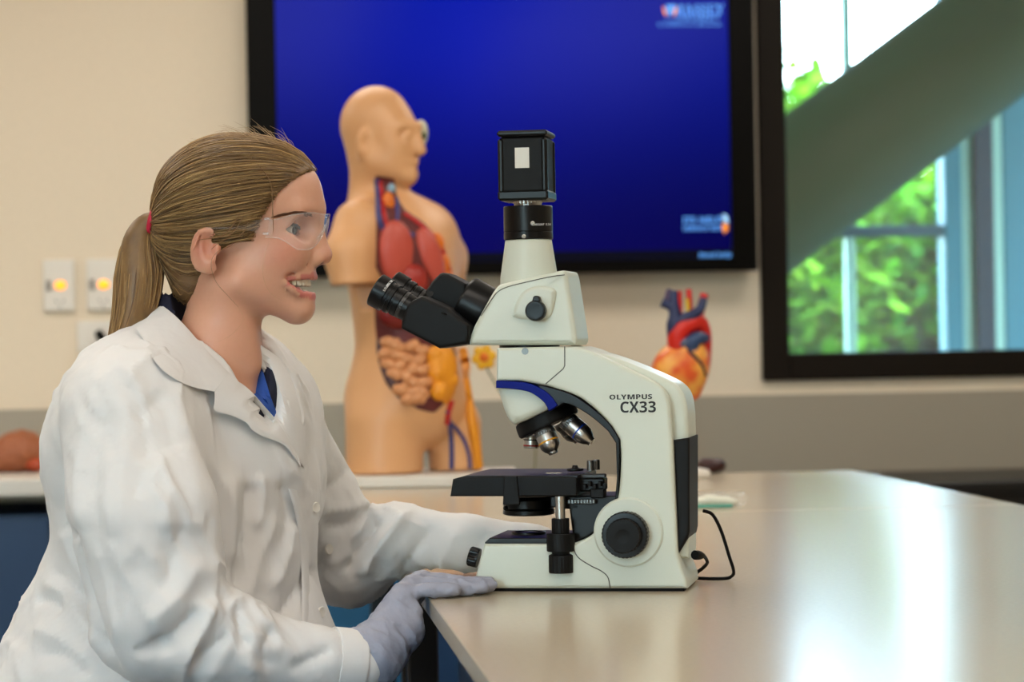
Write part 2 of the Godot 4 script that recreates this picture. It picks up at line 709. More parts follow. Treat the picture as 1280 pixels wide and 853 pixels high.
# ------------------------------------------------------------------ what the window shows
func build_outside() -> void:
	var z0 := -7.52
	var z1 := -9.7
	var grey := sm(Color(0.50, 0.53, 0.50), 0.8)
	struct("floor_corridor", span(Vector3(-3.8, -0.2, z1 - 0.3), Vector3(9.0, 0.0, z0)), M.floor)
	struct("ceiling_corridor", span(Vector3(-3.8, 2.9, z1 - 0.1), Vector3(9.0, 3.1, z0)), M.ceiling)
	struct("wall_corridor", span(Vector3(-3.8, 0, z1), Vector3(2.05, 2.9, z1 + 0.2)), grey)
	struct("wall_corridor_end", span(Vector3(8.8, 0, z1), Vector3(9.0, 2.9, z0)), grey)
	# diagonal brace, a fat round tube
	var a := Vector3(1.575, 1.5003, -8.35)
	var b := Vector3(2.9578, 2.4994, -8.35)
	var d := (b - a).normalized()
	var beam := PackedVector3Array([a - d * 2.4, b + d * 0.55])
	var br := obj("diagonal_brace", tube(beam, [0.215], 40), grained(sm(Color(0.28, 0.36, 0.23), 0.6), M.fine, 1.0))
	tag(br, "thick round diagonal steel brace, grey green, behind the dark window frame", "brace")
	# the outer glazing
	var g := Node3D.new()
	g.name = "window_3"
	g.set_meta("kind", "structure")
	add_child(g)
	var teal := sm(Color(0.20, 0.47, 0.52), 0.4)
	var pale := sm(Color(0.62, 0.78, 0.70), 0.4)
	var slate := sm(Color(0.10, 0.17, 0.22), 0.4)
	var xs := {}
	for e in [["mullion", 2.3189, 2.3535, pale, 0.05], ["mullion", 2.7016, 2.7715, teal, 0.10], ["mullion", 2.7715, 2.8192, pale, 0.08], ["mullion", 2.8192, 2.8925, slate, 0.14], ["mullion", 2.8925, 2.934, pale, 0.08]]:
		obj(e[0], span(Vector3(e[1], 0.0, z1 - e[4] / 2), Vector3(e[2], 2.9, z1 + e[4] / 2), 0.004), e[3], g)
	var pl := 2.934
	for k in 8:
		obj("panel", span(Vector3(pl + 0.008 + k * 0.6, 0.0, z1 - 0.03), Vector3(pl + 0.592 + k * 0.6, 2.9, z1 + 0.03), 0.005), teal, g)
	var h0 := Vector3(2.1429, 1.5704, -9.7)
	var h1 := Vector3(2.7757, 1.6149, -9.7)
	obj("transom", span(Vector3(2.05, h0.y, z1 - 0.04), Vector3(h1.x, h1.y, z1 + 0.04), 0.004), sm(Color(0.22, 0.33, 0.36), 0.4), g)
	for e in [[2.06, 2.3189], [2.3535, 2.7016]]:
		obj("pane", span(Vector3(e[0], 0.0, z1 - 0.004), Vector3(e[1], h0.y, z1 + 0.004)), M.glass, g)
		obj("pane", span(Vector3(e[0], h1.y, z1 - 0.004), Vector3(e[1], 2.9, z1 + 0.004)), M.glass, g)
	# garden
	struct("ground", span(Vector3(-40, -0.6, -80), Vector3(60, -0.35, -9.99)), grained(sm(Color(0.22, 0.33, 0.10), 0.9), M.fine, 0.4))
	var leaf := leaf_mesh()
	var spots := [[3.0, -13.6, 2.3, 1.15], [3.75, -14.6, 2.2, 1.1], [4.6, -13.9, 2.1, 1.1], [3.3, -17.0, 3.6, 1.4], [4.9, -17.5, 2.75, 1.5], [6.0, -15.5, 2.6, 1.4], [2.2, -15.0, 3.2, 1.2], [6.6, -20.0, 3.2, 1.9], [2.0, -20.0, 4.2, 1.7], [4.4, -21.0, 2.9, 1.9], [3.5, -15.6, 3.05, 0.8]]
	var looks := ["round leafy shrub close outside the glazing", "tall leafy tree rising beyond the shrubs outside", "broad leafy tree further out in the garden"]
	var greens := [Color(0.27, 0.46, 0.05), Color(0.38, 0.56, 0.06), Color(0.16, 0.38, 0.08)]
	for i in spots.size():
		var s: Array = spots[i]
		var kind := 0 if i < 3 else (1 if i in [3, 6, 8] else 2)
		tree(Vector3(s[0], -0.35, s[1]), s[2] + 0.35, s[3], leaf, greens[i % 3], looks[kind])

func leaf_mesh() -> ArrayMesh:
	var t := PackedVector3Array()
	var o := Vector3.ZERO
	var tip := Vector3(0, 0.005, 1)
	var l := Vector3(-0.32, 0.06, 0.45)
	var r := Vector3(0.32, 0.06, 0.45)
	var c := Vector3(0, -0.04, 0.5)
	t.append_array([o, l, c, l, tip, c, o, c, r, c, tip, r])
	return finish(t, 10.0, false)

func tree(at: Vector3, h: float, rad: float, leaf: Mesh, green: Color, label: String) -> void:
	var o := thing("tree", label, "tree", at, 0.0, "trees and shrubs in the garden")
	var bark := sm(Color(0.20, 0.15, 0.10), 0.9)
	obj("trunk", tube(PackedVector3Array([Vector3.ZERO, Vector3(0.03, h * 0.35, 0), Vector3(-0.02, h * 0.8, 0.02)]), [0.08, 0.06, 0.02], 8), bark, o)
	var m := sm(Color.WHITE, 0.8, 0.0, 0.2)
	m.vertex_color_use_as_albedo = true
	m.backlight_enabled = true
	m.backlight = Color(0.5, 0.5, 0.3)
	var mm := MultiMesh.new()
	mm.transform_format = MultiMesh.TRANSFORM_3D
	mm.use_colors = true
	mm.mesh = leaf
	var n := 3600
	mm.instance_count = n
	var lobes := []
	for k in 12:
		lobes.append([Vector3(rng.randf_range(-0.65, 0.65) * rad, h * rng.randf_range(0.3, 0.88), rng.randf_range(-0.65, 0.65) * rad), rad * rng.randf_range(0.35, 0.55)])
	for i in n:
		var lb: Array = lobes[i % lobes.size()]
		var v: Vector3 = Vector3(rng.randfn(), rng.randfn(), rng.randfn()).normalized() * lb[1] * pow(rng.randf(), 0.25)
		var bs := Basis.from_euler(Vector3(rng.randf_range(-1.2, 0.6), rng.randf() * TAU, rng.randf_range(-0.6, 0.6))).scaled(Vector3.ONE * rng.randf_range(0.10, 0.19))
		mm.set_instance_transform(i, Transform3D(bs, lb[0] + v))
		var g := green.srgb_to_linear() * rng.randf_range(0.45, 1.5)
		mm.set_instance_color(i, Color(g.r * rng.randf_range(0.8, 1.3), g.g, g.b))
	var f := MultiMeshInstance3D.new()
	f.name = "foliage"
	f.multimesh = mm
	f.material_override = m
	f.set_meta("kind", "stuff")
	o.add_child(f)

# ------------------------------------------------------------------ the wall screen
func build_screen() -> void:
	var z := -7.32
	var x0 := 0.024
	var x1 := 1.473
	var y0 := 1.384
	var y1 := 2.235
	var o := thing("wall_screen", "large black framed wall screen showing a deep blue desktop", "screen", Vector3((x0 + x1) / 2, y0, z + 0.002))
	var w := (x1 - x0) / 2
	var h := y1 - y0
	var t := PackedVector3Array()
	box_tri(t, Vector3(w * 2 - 0.02, h - 0.02, 0.045), Vector3(0, h / 2, 0.0225), 0.004)
	obj("back_housing", finish(t, 20.0), M.satin_black, o)
	t = PackedVector3Array()
	var il := 0.106 - (x0 + x1) / 2
	var ir := 1.400 - (x0 + x1) / 2
	var ib := 0.036
	var it := ib + 0.755
	for b in [[-w, il, 0.0, h], [ir, w, 0.0, h], [il, ir, 0.0, ib], [il, ir, it, h]]:
		box_tri(t, Vector3(b[1] - b[0], b[3] - b[2], 0.05), Vector3((b[0] + b[1]) / 2, (b[2] + b[3]) / 2, 0.062), 0.002)
	obj("bezel", finish(t, 20.0), sm(Color(0.03, 0.027, 0.024), 0.3, 0.0, 0.2), o)
	# the desktop picture: a deep blue ground with a dark strip along its foot
	var im := Image.create(512, 288, false, Image.FORMAT_RGB8)
	for y in 288:
		for x in 512:
			var v := y / 287.0
			var u := x / 511.0
			var k := clampf(1.0 - absf(u - 0.42) * 0.75, 0.0, 1.0)
			var c := Color(0.0, 0.075, 0.74).lerp(Color(0.0, 0.0, 0.40), smoothstep(0.1, 1.0, v)) * (0.62 + 0.38 * k)
			c.g += 0.035 * (1.0 - v)
			if v > 0.968:
				c = Color(0.03, 0.04, 0.11)
			im.set_pixel(x, y, c)
	var m := sm(Color(0.004, 0.004, 0.006), 0.16, 0.0, 0.25)
	m.emission_enabled = true
	m.emission_texture = ImageTexture.create_from_image(im)
	m.emission_energy_multiplier = 0.85
	var p := QuadMesh.new()
	p.size = Vector2(ir - il, it - ib)
	var s := obj("display", p, m, o, Vector3((il + ir) / 2, (ib + it) / 2, 0.072))
	s.set_meta("label", "blue desktop picture with small logos")
	var lit := glow(Color(0.33, 0.60, 0.92), 0.75)
	var amber := glow(Color(0.95, 0.55, 0.12), 0.7)
	var zt := 0.0724
	var c0 := Vector3((x0 + x1) / 2, y0, z + 0.002)
	for e in [["MASSEY", Vector3(1.315, 2.1357, -7.32), 0.026, true], ["UNIVERSITY", Vector3(1.3147, 2.116, -7.32), 0.015, true], ["TE KUNENGA KI PUREHUROA", Vector3(1.2884, 2.0918, -7.32), 0.0105, false], ["ITS HELP", Vector3(1.3161, 1.5306, -7.32), 0.02, true], ["SERVICE DESK", Vector3(1.3227, 1.5073, -7.32), 0.014, true], ["Need help", Vector3(1.3519, 1.4304, -7.32), 0.014, true], ["Service", Vector3(1.3516, 1.4119, -7.32), 0.016, true]]:
		var l := obj("lettering", words(e[0], e[2], e[3], "Droid Serif" if e[0] in ["MASSEY", "UNIVERSITY"] else "Droid Sans", 0.0004), lit, s)
		l.position = (e[1] as Vector3) - c0 - s.position
		l.position.z = zt - 0.072
	var rule := obj("rule_line", span(Vector3(-0.075, -0.001, 0), Vector3(0.075, 0.001, 0.0004)), lit, s)
	rule.position = Vector3(1.2887, 2.1045, -7.32) - c0 - s.position
	rule.position.z = zt - 0.072
	# crest beside the name: a blue shield between two amber wings
	var at := Vector3(1.2329, 2.1337, -7.32) - c0 - s.position
	at.z = zt - 0.072
	var sh := obj("crest", extrude(PackedVector2Array([Vector2(-0.011, 0.016), Vector2(0.011, 0.016), Vector2(0.011, -0.004), Vector2(0, -0.018), Vector2(-0.011, -0.004)]), 0, 0.0004), lit, s)
	sh.position = at
	for sd in [-1.0, 1.0]:
		var wing := obj("crest", extrude(PackedVector2Array([Vector2(sd * 0.013, 0.004), Vector2(sd * 0.021, 0.012), Vector2(sd * 0.019, -0.008), Vector2(sd * 0.009, -0.02)]), 0, 0.0004), amber, s)
		wing.position = at
	# small round badge by the lower text
	var bt := Vector3(1.3817, 1.5205, -7.32) - c0 - s.position
	bt.z = zt - 0.072
	var ba := obj("badge", extrude(PackedVector2Array([Vector2(-0.006, 0.028), Vector2(0.006, 0.024), Vector2(0.012, 0.006), Vector2(0.008, 0.0), Vector2(-0.004, 0.006)]), 0, 0.0004), glow(Color(0.6, 0.8, 0.95), 0.8), s)
	ba.position = bt
	var bb := obj("badge", extrude(PackedVector2Array([Vector2(-0.006, 0.002), Vector2(0.010, -0.004), Vector2(0.009, -0.018), Vector2(-0.002, -0.03), Vector2(-0.008, -0.014)]), 0, 0.0004), amber, s)
	bb.position = bt

# ------------------------------------------------------------------ benches along the wall
func build_benches() -> void:
	var z0 := -7.30
	var zf := -6.70
	# white worktop on blue cupboards
	var top := obj("bench_top", span(Vector3(-3.4, 0.815, z0), Vector3(-0.1, 0.86, zf + 0.02), 0.004), M.white_top)
	tag(top, "long white worktop along the wall below the screen and sockets", "worktop")
	for k in 9:
		var x := -3.38 + k * 0.48
		var c := thing("base_cabinet", "deep blue bench cupboard along the wall below the screen", "cabinet", Vector3(x + 0.24, 0, zf), 0.0, "blue cupboards under the wall bench")
		obj("body", span(Vector3(-0.239, 0.08, -0.58), Vector3(0.239, 0.764, -0.02)), M.blue_door, c)
		obj("plinth", span(Vector3(-0.239, 0.0, -0.56), Vector3(0.239, 0.08, -0.06)), M.blue_door, c)
		var d := obj("door", span(Vector3(-0.234, 0.09, -0.02), Vector3(0.234, 0.755, 0.0), 0.002), M.blue_door if k % 4 != 3 else M.teal_door, c)
		obj("handle", tube(PackedVector3Array([Vector3(-0.06, 0.70, 0.0), Vector3(-0.06, 0.70, 0.025), Vector3(0.06, 0.70, 0.025), Vector3(0.06, 0.70, 0.0)]), [0.004], 8), M.dull_steel, d)
	# black bench under the window
	var bt := obj("bench_top", span(Vector3(-0.098, 0.765, z0), Vector3(3.95, 0.795, zf + 0.02), 0.004), M.black_top)
	tag(bt, "long black worktop along the wall below the window", "worktop")
	for k in 6:
		var x := 0.98 + k * 0.49
		var c := thing("base_cabinet", "black bench cupboard under the black worktop below the window", "cabinet", Vector3(x + 0.245, 0, zf), 0.0, "black cupboards below the window")
		obj("body", span(Vector3(-0.244, 0.08, -0.58), Vector3(0.244, 0.764, -0.02)), M.black_top, c)
		obj("plinth", span(Vector3(-0.244, 0.0, -0.56), Vector3(0.244, 0.08, -0.06)), M.black_top, c)
		var d := obj("door", span(Vector3(-0.239, 0.09, -0.02), Vector3(0.239, 0.74, 0.0), 0.002), M.black_top, c)
		obj("handle", tube(PackedVector3Array([Vector3(-0.06, 0.69, 0.0), Vector3(-0.06, 0.69, 0.025), Vector3(0.06, 0.69, 0.025), Vector3(0.06, 0.69, 0.0)]), [0.004], 8), M.black_steel, d)

# ------------------------------------------------------------------ the tables
func lab_table(at: Vector3, length: float, label: String) -> void:
	var o := thing("lab_table", label, "table", at)
	var w := 1.105
	obj("tabletop", span(Vector3(0, 0.878, 0), Vector3(w, 0.90, length), 0.0012), M.table, o)
	for p in [Vector3(0.05, 0, 0.05), Vector3(w - 0.10, 0, 0.05), Vector3(0.05, 0, length - 0.10), Vector3(w - 0.10, 0, length - 0.10)]:
		obj("leg", span(p, p + Vector3(0.05, 0.86, 0.05), 0.003), M.black_steel, o)
	obj("side_rail", span(Vector3(0.055, 0.838, 0.10), Vector3(0.095, 0.877, length - 0.10), 0.002), M.black_steel, o)
	obj("side_rail", span(Vector3(w - 0.095, 0.838, 0.10), Vector3(w - 0.055, 0.877, length - 0.10), 0.002), M.black_steel, o)
	obj("cross_rail", span(Vector3(0.10, 0.838, 0.055), Vector3(w - 0.10, 0.877, 0.095), 0.002), M.black_steel, o)
	obj("cross_rail", span(Vector3(0.10, 0.838, length - 0.095), Vector3(w - 0.10, 0.877, length - 0.055), 0.002), M.black_steel, o)

func build_tables() -> void:
	lab_table(Vector3(0.207, 0, -4.245), 2.75, "grey laminate lab table with the microscope standing on it")
	lab_table(Vector3(0.207, 0, -5.46), 1.2095, "grey laminate lab table with the torso model standing on it")
	for k in 5:
		var c := thing("drawer_cabinet", "deep blue drawer cabinet standing under the microscope table", "cabinet", Vector3(0.33, 0, -4.05 + k * 0.47), 0.0, "cabinets under the microscope table")
		obj("body", span(Vector3(0.02, 0.06, 0.005), Vector3(0.80, 0.81, 0.455), 0.002), M.blue_door, c)
		obj("plinth", span(Vector3(0.05, 0.0, 0.02), Vector3(0.77, 0.06, 0.44)), M.blue_door, c)
		for j in 3:
			var dr := obj("drawer", span(Vector3(0.0, 0.075 + j * 0.245, 0.01), Vector3(0.02, 0.31 + j * 0.245, 0.45), 0.002), M.blue_door, c)
			obj("handle", tube(PackedVector3Array([Vector3(0.0, 0.27 + j * 0.245, 0.17), Vector3(-0.022, 0.27 + j * 0.245, 0.17), Vector3(-0.022, 0.27 + j * 0.245, 0.29), Vector3(0.0, 0.27 + j * 0.245, 0.29)]), [0.004], 8), M.dull_steel, dr)

# ------------------------------------------------------------------ sockets and switches
func build_wall_fittings() -> void:
	var z := -7.318
	var amber := glow(Color(1.0, 0.62, 0.10), 1.6)
	var n := 0
	for c in [Vector3(-0.5129, 1.3727, -7.32), Vector3(-0.3923, 1.3732, -7.32)]:
		var o := thing("power_socket", ["upright white wall socket with a lit amber lamp, further from the screen", "upright white wall socket with a lit amber lamp, nearer the screen"][n], "socket", Vector3(c.x, c.y, z), 0.0, "lit wall sockets")
		n += 1
		obj("plate", box(Vector3(0.088, 0.145, 0.012), 0.003, Vector3(0, 0, 0.006)), M.white_plastic, o)
		obj("switch_rocker", box(Vector3(0.014, 0.03, 0.008), 0.002, Vector3(-0.028, 0.0, 0.015)), sm(Color(0.55, 0.52, 0.48), 0.4), o)
		obj("indicator_lamp", ball(Vector3(0.004, 0.0, 0.013), Vector3(0.016, 0.013, 0.006)), amber, o)
		for s in [[-0.008, -0.045, 0.4], [0.012, -0.045, -0.4], [0.002, -0.062, 0.0]]:
			var slot := obj("slot", box(Vector3(0.0025, 0.01, 0.002), 0.0, Vector3.ZERO), M.rubber, o, Vector3(s[0], s[1], 0.0122))
			slot.rotation.z = s[2]
	var c2 := Vector3(-0.4149, 1.2265, -7.32)
	var o2 := thing("power_socket", "wide white wall socket with a black plug lead pushed in", "socket", Vector3(c2.x, c2.y, z))
	obj("plate", box(Vector3(0.10, 0.088, 0.012), 0.003, Vector3(0, 0, 0.006)), M.white_plastic, o2)
	obj("plug", tube(spline(PackedVector3Array([Vector3(0.012, 0.008, 0.012), Vector3(0.018, 0.0, 0.04), Vector3(0.036, -0.018, 0.05), Vector3(0.05, -0.04, 0.03)]), 5), [0.012, 0.012, 0.007, 0.004], 10), M.rubber, o2)

# ------------------------------------------------------------------ the microscope
# Local axes: x from the eyepieces to the back, y up from the table, z towards its right-hand side.
func build_microscope() -> void:
	var o := thing("microscope", "cream white trinocular microscope with a black camera on top", "microscope", Vector3(0.2604, 0.9016, -2.9942), deg_to_rad(-16.0))
	var zf := -0.13
	var zm := -0.065
	# base and arm: one moulded side profile
	var prof := PackedVector2Array()
	prof.append_array(PackedVector2Array([Vector2(0.0019, 0.0019), Vector2(0.0172, 0.0544), Vector2(0.1216, 0.0541)]))
	prof.append_array(spline2(PackedVector2Array([Vector2(0.1254, 0.055), Vector2(0.1444, 0.0642), Vector2(0.1673, 0.0865), Vector2(0.1761, 0.1069), Vector2(0.1793, 0.1301), Vector2(0.1807, 0.1533), Vector2(0.1801, 0.1747)]), 5))
	prof.append_array(spline2(PackedVector2Array([Vector2(0.171, 0.1906), Vector2(0.1581, 0.2047), Vector2(0.1433, 0.2179), Vector2(0.1284, 0.2274), Vector2(0.1012, 0.2371), Vector2(0.0842, 0.2411)]), 4))
	prof.append_array(PackedVector2Array([Vector2(0.0615, 0.2452), Vector2(0.0349, 0.2456), Vector2(0.0365, 0.284), Vector2(0.102, 0.2843)]))
	prof.append_array(spline2(PackedVector2Array([Vector2(0.1303, 0.2838), Vector2(0.1444, 0.2794), Vector2(0.1556, 0.2745), Vector2(0.1853, 0.2601), Vector2(0.2187, 0.2429), Vector2(0.2306, 0.2335), Vector2(0.237, 0.2223), Vector2(0.2395, 0.2093)]), 4))
	prof.append_array(PackedVector2Array([Vector2(0.2416, 0.1667), Vector2(0.245, 0.0416)]))
	prof.append_array(spline2(PackedVector2Array([Vector2(0.2502, 0.0231), Vector2(0.2546, 0.0111), Vector2(0.2554, 0.0018)]), 3))
	var arm := obj("arm", extrude(prof, zf, 0.0, 0.004), M.enamel, o)
	arm.set_meta("label", "cream white curved arm and base")
	# raised spine along the back of the arm
	var sp := PackedVector2Array()
	sp.append_array(spline2(PackedVector2Array([Vector2(0.1198, 0.2853), Vector2(0.165, 0.2733), Vector2(0.2025, 0.2587), Vector2(0.236, 0.2432), Vector2(0.2489, 0.2337), Vector2(0.2552, 0.2215), Vector2(0.2577, 0.2029)]), 4))
	sp.append_array(PackedVector2Array([Vector2(0.2581, 0.1731), Vector2(0.2557, 0.0352), Vector2(0.2342, 0.0353), Vector2(0.23, 0.2219), Vector2(0.146, 0.268)]))
	obj("spine", extrude(sp, zf + 0.02, -0.02, 0.006), M.enamel, o)
	obj("sole", extrude(PackedVector2Array([Vector2(0.0038, -0.0014), Vector2(0.0039, 0.0023), Vector2(0.2517, 0.0023), Vector2(0.2516, -0.0014)]), zf + 0.004, -0.003), M.rubber, o)
	# seams: narrow dark joints let into the shell
	obj("seam_line", seam(PackedVector3Array([Vector3(0.1172, 0.2845, 0.0003), Vector3(0.1168, 0.2621, 0.0003), Vector3(0.1149, 0.2584, 0.0003), Vector3(0.0938, 0.241, 0.0003)]), 0.0006), M.groove, o)
	obj("seam_line", seam(spline(PackedVector3Array([Vector3(0.1225, 0.0522, 0.0003), Vector3(0.128, 0.0392, 0.0003), Vector3(0.1428, 0.0289, 0.0003), Vector3(0.1559, 0.0223, 0.0003), Vector3(0.1633, 0.0149, 0.0003), Vector3(0.1658, 0.0019, 0.0003)]), 5), 0.0006), M.groove, o)
	# black lining of the arm's throat
	var lin := PackedVector2Array()
	lin.append_array(spline2(PackedVector2Array([Vector2(0.0837, 0.2401), Vector2(0.1007, 0.2362), Vector2(0.1279, 0.2264), Vector2(0.1577, 0.2037), Vector2(0.1706, 0.1896), Vector2(0.1797, 0.1746)]), 4))
	lin.append_array(PackedVector2Array([Vector2(0.178, 0.1299), Vector2(0.1766, 0.1067)]))
	lin.append_array(PackedVector2Array([Vector2(0.1729, 0.1067), Vector2(0.1752, 0.13), Vector2(0.1749, 0.1709)]))
	lin.append_array(spline2(PackedVector2Array([Vector2(0.1658, 0.185), Vector2(0.1491, 0.2001), Vector2(0.1305, 0.2124), Vector2(0.1146, 0.2182), Vector2(0.1041, 0.2127), Vector2(0.0929, 0.2241)]), 3))
	obj("throat_lining", extrude(lin, zf + 0.004, -0.003, 0.001), M.satin_black, o)
	var lt := obj("lettering", words("OLYMPUS", 0.0057, true), M.ink, o, Vector3(0.1937, 0.2245, 0.0003))
	lt.scale.x = 1.42
	var lc := obj("lettering", words("CX33", 0.0131, true), M.ink, o, Vector3(0.2019, 0.2125, 0.0003))
	lc.scale.x = 1.02
	var bt := obj("front_screw", lathe([[0.004, 0.0], [0.004, 0.001], [0.0015, 0.001], [0.0015, 0.0004], [0.0, 0.0004]], Vector3(0.0702, 0.2797, 0), Vector3.BACK, 20), M.dull_steel, o)
	bt.set_meta("label", "small socket screw")
	# ---- nosepiece
	var car := PackedVector2Array()
	car.append_array(PackedVector2Array([Vector2(0.0334, 0.2436), Vector2(0.0342, 0.237)]))
	car.append_array(spline2(PackedVector2Array([Vector2(0.0379, 0.2247), Vector2(0.0424, 0.2096), Vector2(0.0479, 0.1983), Vector2(0.0535, 0.1935)]), 4))
	car.append_array(PackedVector2Array([Vector2(0.0669, 0.1981), Vector2(0.1052, 0.2154), Vector2(0.098, 0.2333), Vector2(0.0715, 0.243)]))
	obj("nose_block", extrude(car, zf + 0.015, -0.008, 0.008), M.enamel, o)
	var st := PackedVector2Array()
	st.append_array(spline2(PackedVector2Array([Vector2(0.0351, 0.2456), Vector2(0.0589, 0.2443), Vector2(0.0759, 0.2413), Vector2(0.0919, 0.2336), Vector2(0.1012, 0.225), Vector2(0.1076, 0.2156)]), 4))
	st.append_array(spline2(PackedVector2Array([Vector2(0.0971, 0.2092), Vector2(0.0926, 0.2186), Vector2(0.0842, 0.2262), Vector2(0.0729, 0.2324), Vector2(0.054, 0.236), Vector2(0.035, 0.2372)]), 4))
	obj("blue_stripe", extrude(st, zf - 0.001, 0.0012, 0.001), M.blue_stripe, o)
	var nx: Vector3 = Vector3(0.1184, 0.2155, -0.065) - Vector3(0.0482, 0.1839, -0.065)
	nx = nx.normalized()
	var ny := Vector3(-nx.y, nx.x, 0)
	var nc := Vector3(0.0863, 0.1953, -0.055)
	obj("turret", lathe([[0.034, 0.012], [0.037, 0.010], [0.038, 0.005], [0.0385, -0.003], [0.037, -0.0055], [0.0, -0.0055]], nc, ny, 44), M.black_plastic, o)
	obj("turret_skirt", lathe([[0.026, 0.03], [0.032, 0.011], [0.0, 0.009]], nc, ny, 40), M.satin_black, o)
	# objectives: each leans out from the turret's face
	objective(o, Vector3(0.0639, 0.1785, -0.075), Vector3(0.0631, 0.1632, -0.075), 10.5, sm(Color(0.62, 0.06, 0.07), 0.4), 0.45)
	objective(o, Vector3(0.0834, 0.1873, -0.04), Vector3(0.0961, 0.1581, -0.035), 13.2, sm(Color(0.85, 0.60, 0.05), 0.4), 1.0)
	objective(o, Vector3(0.1081, 0.1979, -0.055), Vector3(0.14, 0.1702, -0.05), 12.5, sm(Color(0.05, 0.25, 0.70), 0.4), 1.0)
	objective(o, Vector3(0.0942, 0.1955, -0.1), Vector3(0.1134, 0.1698, -0.112), 12.0, sm(Color(0.75, 0.75, 0.72), 0.4), 1.0)
	# ---- viewing head
	var hd := PackedVector2Array()
	hd.append_array(PackedVector2Array([Vector2(0.0003, 0.2878), Vector2(0.0009, 0.2967)]))
	hd.append_array(spline2(PackedVector2Array([Vector2(0.0065, 0.3099), Vector2(0.0183, 0.3304), Vector2(0.0272, 0.3453), Vector2(0.0322, 0.3527), Vector2(0.038, 0.3583), Vector2(0.0457, 0.3604)]), 3))
	hd.append_array(spline2(PackedVector2Array([Vector2(0.0725, 0.366), Vector2(0.0964, 0.3706), Vector2(0.1136, 0.3736), Vector2(0.1173, 0.3716), Vector2(0.1196, 0.365)]), 3))
	hd.append_array(PackedVector2Array([Vector2(0.1276, 0.3077)]))
	hd.append_array(spline2(PackedVector2Array([Vector2(0.1292, 0.2945), Vector2(0.1286, 0.2889), Vector2(0.1262, 0.2857)]), 2))
	var head := obj("viewing_head", extrude(hd, zf + 0.015, -0.015, 0.006), M.enamel, o)
	obj("seam_line", seam(spline(PackedVector3Array([Vector3(0.0154, 0.3219, -0.0147), Vector3(0.0301, 0.3433, -0.0147), Vector3(0.0379, 0.3512, -0.0147), Vector3(0.0495, 0.3561, -0.0147), Vector3(0.0725, 0.3613, -0.0147), Vector3(0.1011, 0.3668, -0.0147), Vector3(0.1164, 0.3683, -0.0147)]), 4), 0.0005), M.groove, head)
	var boss := spline2(PackedVector2Array([Vector2(0.0539, 0.3212), Vector2(0.058, 0.3362), Vector2(0.0678, 0.3501), Vector2(0.0803, 0.3555), Vector2(0.0955, 0.3551), Vector2(0.1049, 0.3512), Vector2(0.1057, 0.3437), Vector2(0.1017, 0.3269), Vector2(0.0968, 0.3185), Vector2(0.0815, 0.3169), Vector2(0.0644, 0.3173), Vector2(0.0539, 0.3212)]), 3)
	boss.remove_at(boss.size() - 1)
	obj("lever_boss", extrude(boss, -0.020, -0.0085, 0.005), M.enamel, head)
	var kc := Vector3(0.0835, 0.3267, -0.002)
	obj("lever_knob", lathe([[0.0115, -0.008], [0.0122, -0.004], [0.0122, 0.004], [0.0108, 0.0062], [0.008, 0.0066], [0.0, 0.0055]], kc, Vector3.BACK, 28), M.satin_black, head)
	var lev := PackedVector2Array([Vector2(0.078, 0.3328), Vector2(0.081, 0.343), Vector2(0.0829, 0.3444), Vector2(0.0862, 0.3443), Vector2(0.0883, 0.3429), Vector2(0.0908, 0.3326)])
	obj("lever_pointer", extrude(lev, -0.009, 0.002, 0.0015), M.satin_black, head)
	obj("dovetail", lathe([[0.036, -0.004], [0.036, 0.004]], Vector3(0.0645, 0.2855, -0.065), Vector3.UP, 40), M.satin_black, o)
	# ---- photo tube, adapter and camera
	var tc := Vector3(0.0655, 0.3662, -0.065)
	var ph: float = 0.0463
	obj("photo_tube", lathe([[0.0355, -0.02], [0.0345, 0.0], [0.0278, ph - 0.001], [0.0268, ph], [0.0, ph]], tc, Vector3.UP, 48), M.enamel, o)
	var ad := Vector3(tc.x, tc.y + ph, tc.z)
	var ah: float = 0.0401
	obj("camera_adapter", lathe([[0.0285, 0.0], [0.0293, 0.001], [0.0293, 0.0085], [0.0288, 0.009], [0.0288, 0.0096], [0.0293, 0.010], [0.0293, ah - 0.001], [0.0285, ah], [0.0, ah]], ad, Vector3.UP, 48), M.satin_black, o)
	for e in [Vector3(0.0759, 0.4307, -0.0355), Vector3(0.0651, 0.4153, -0.0355)]:
		obj("set_screw", lathe([[0.0026, -0.002], [0.0026, 0.0008], [0.0013, 0.0012], [0.0, 0.0]], e, Vector3.BACK, 16), M.steel, o)
	var fine := obj("lettering", words("C-MOUNT  0.5X", 0.0022, false), M.white_ink, o, Vector3(0.0865, 0.429, -0.0352))
	fine.rotation.y = 0.2
	var rh: float = 0.0072
	obj("mount_ring", lathe([[0.0165, 0.0], [0.0165, rh * 0.4, 1], [0.0172, rh * 0.45, 1], [0.0172, rh, 1], [0.0, rh]], ad + Vector3(0, ah, 0), Vector3.UP, 60, 0.0006), M.steel, o)
	camera_box(o, Vector3(tc.x - 0.0005, 0.4579, zm), 0.0833)
	binocular(o)
	stage(o)
	# ---- illuminator on the base
	var il := Vector3(0.0595, 0.0557, -0.065)
	obj("base_deck", extrude(PackedVector2Array([Vector2(0.0174, 0.056), Vector2(0.0233, 0.0611), Vector2(0.122, 0.0607), Vector2(0.1219, 0.0528), Vector2(0.0174, 0.0532)]), zf + 0.004, -0.004, 0.0015), M.satin_black, o)
	obj("illuminator", lathe([[0.024, -0.002], [0.024, 0.002], [0.0215, 0.004], [0.0205, 0.0055], [0.0205, 0.0075], [0.019, 0.0085], [0.017, 0.0085], [0.0165, 0.0055], [0.0, 0.0055]], il, Vector3.UP, 40), M.satin_black, o)
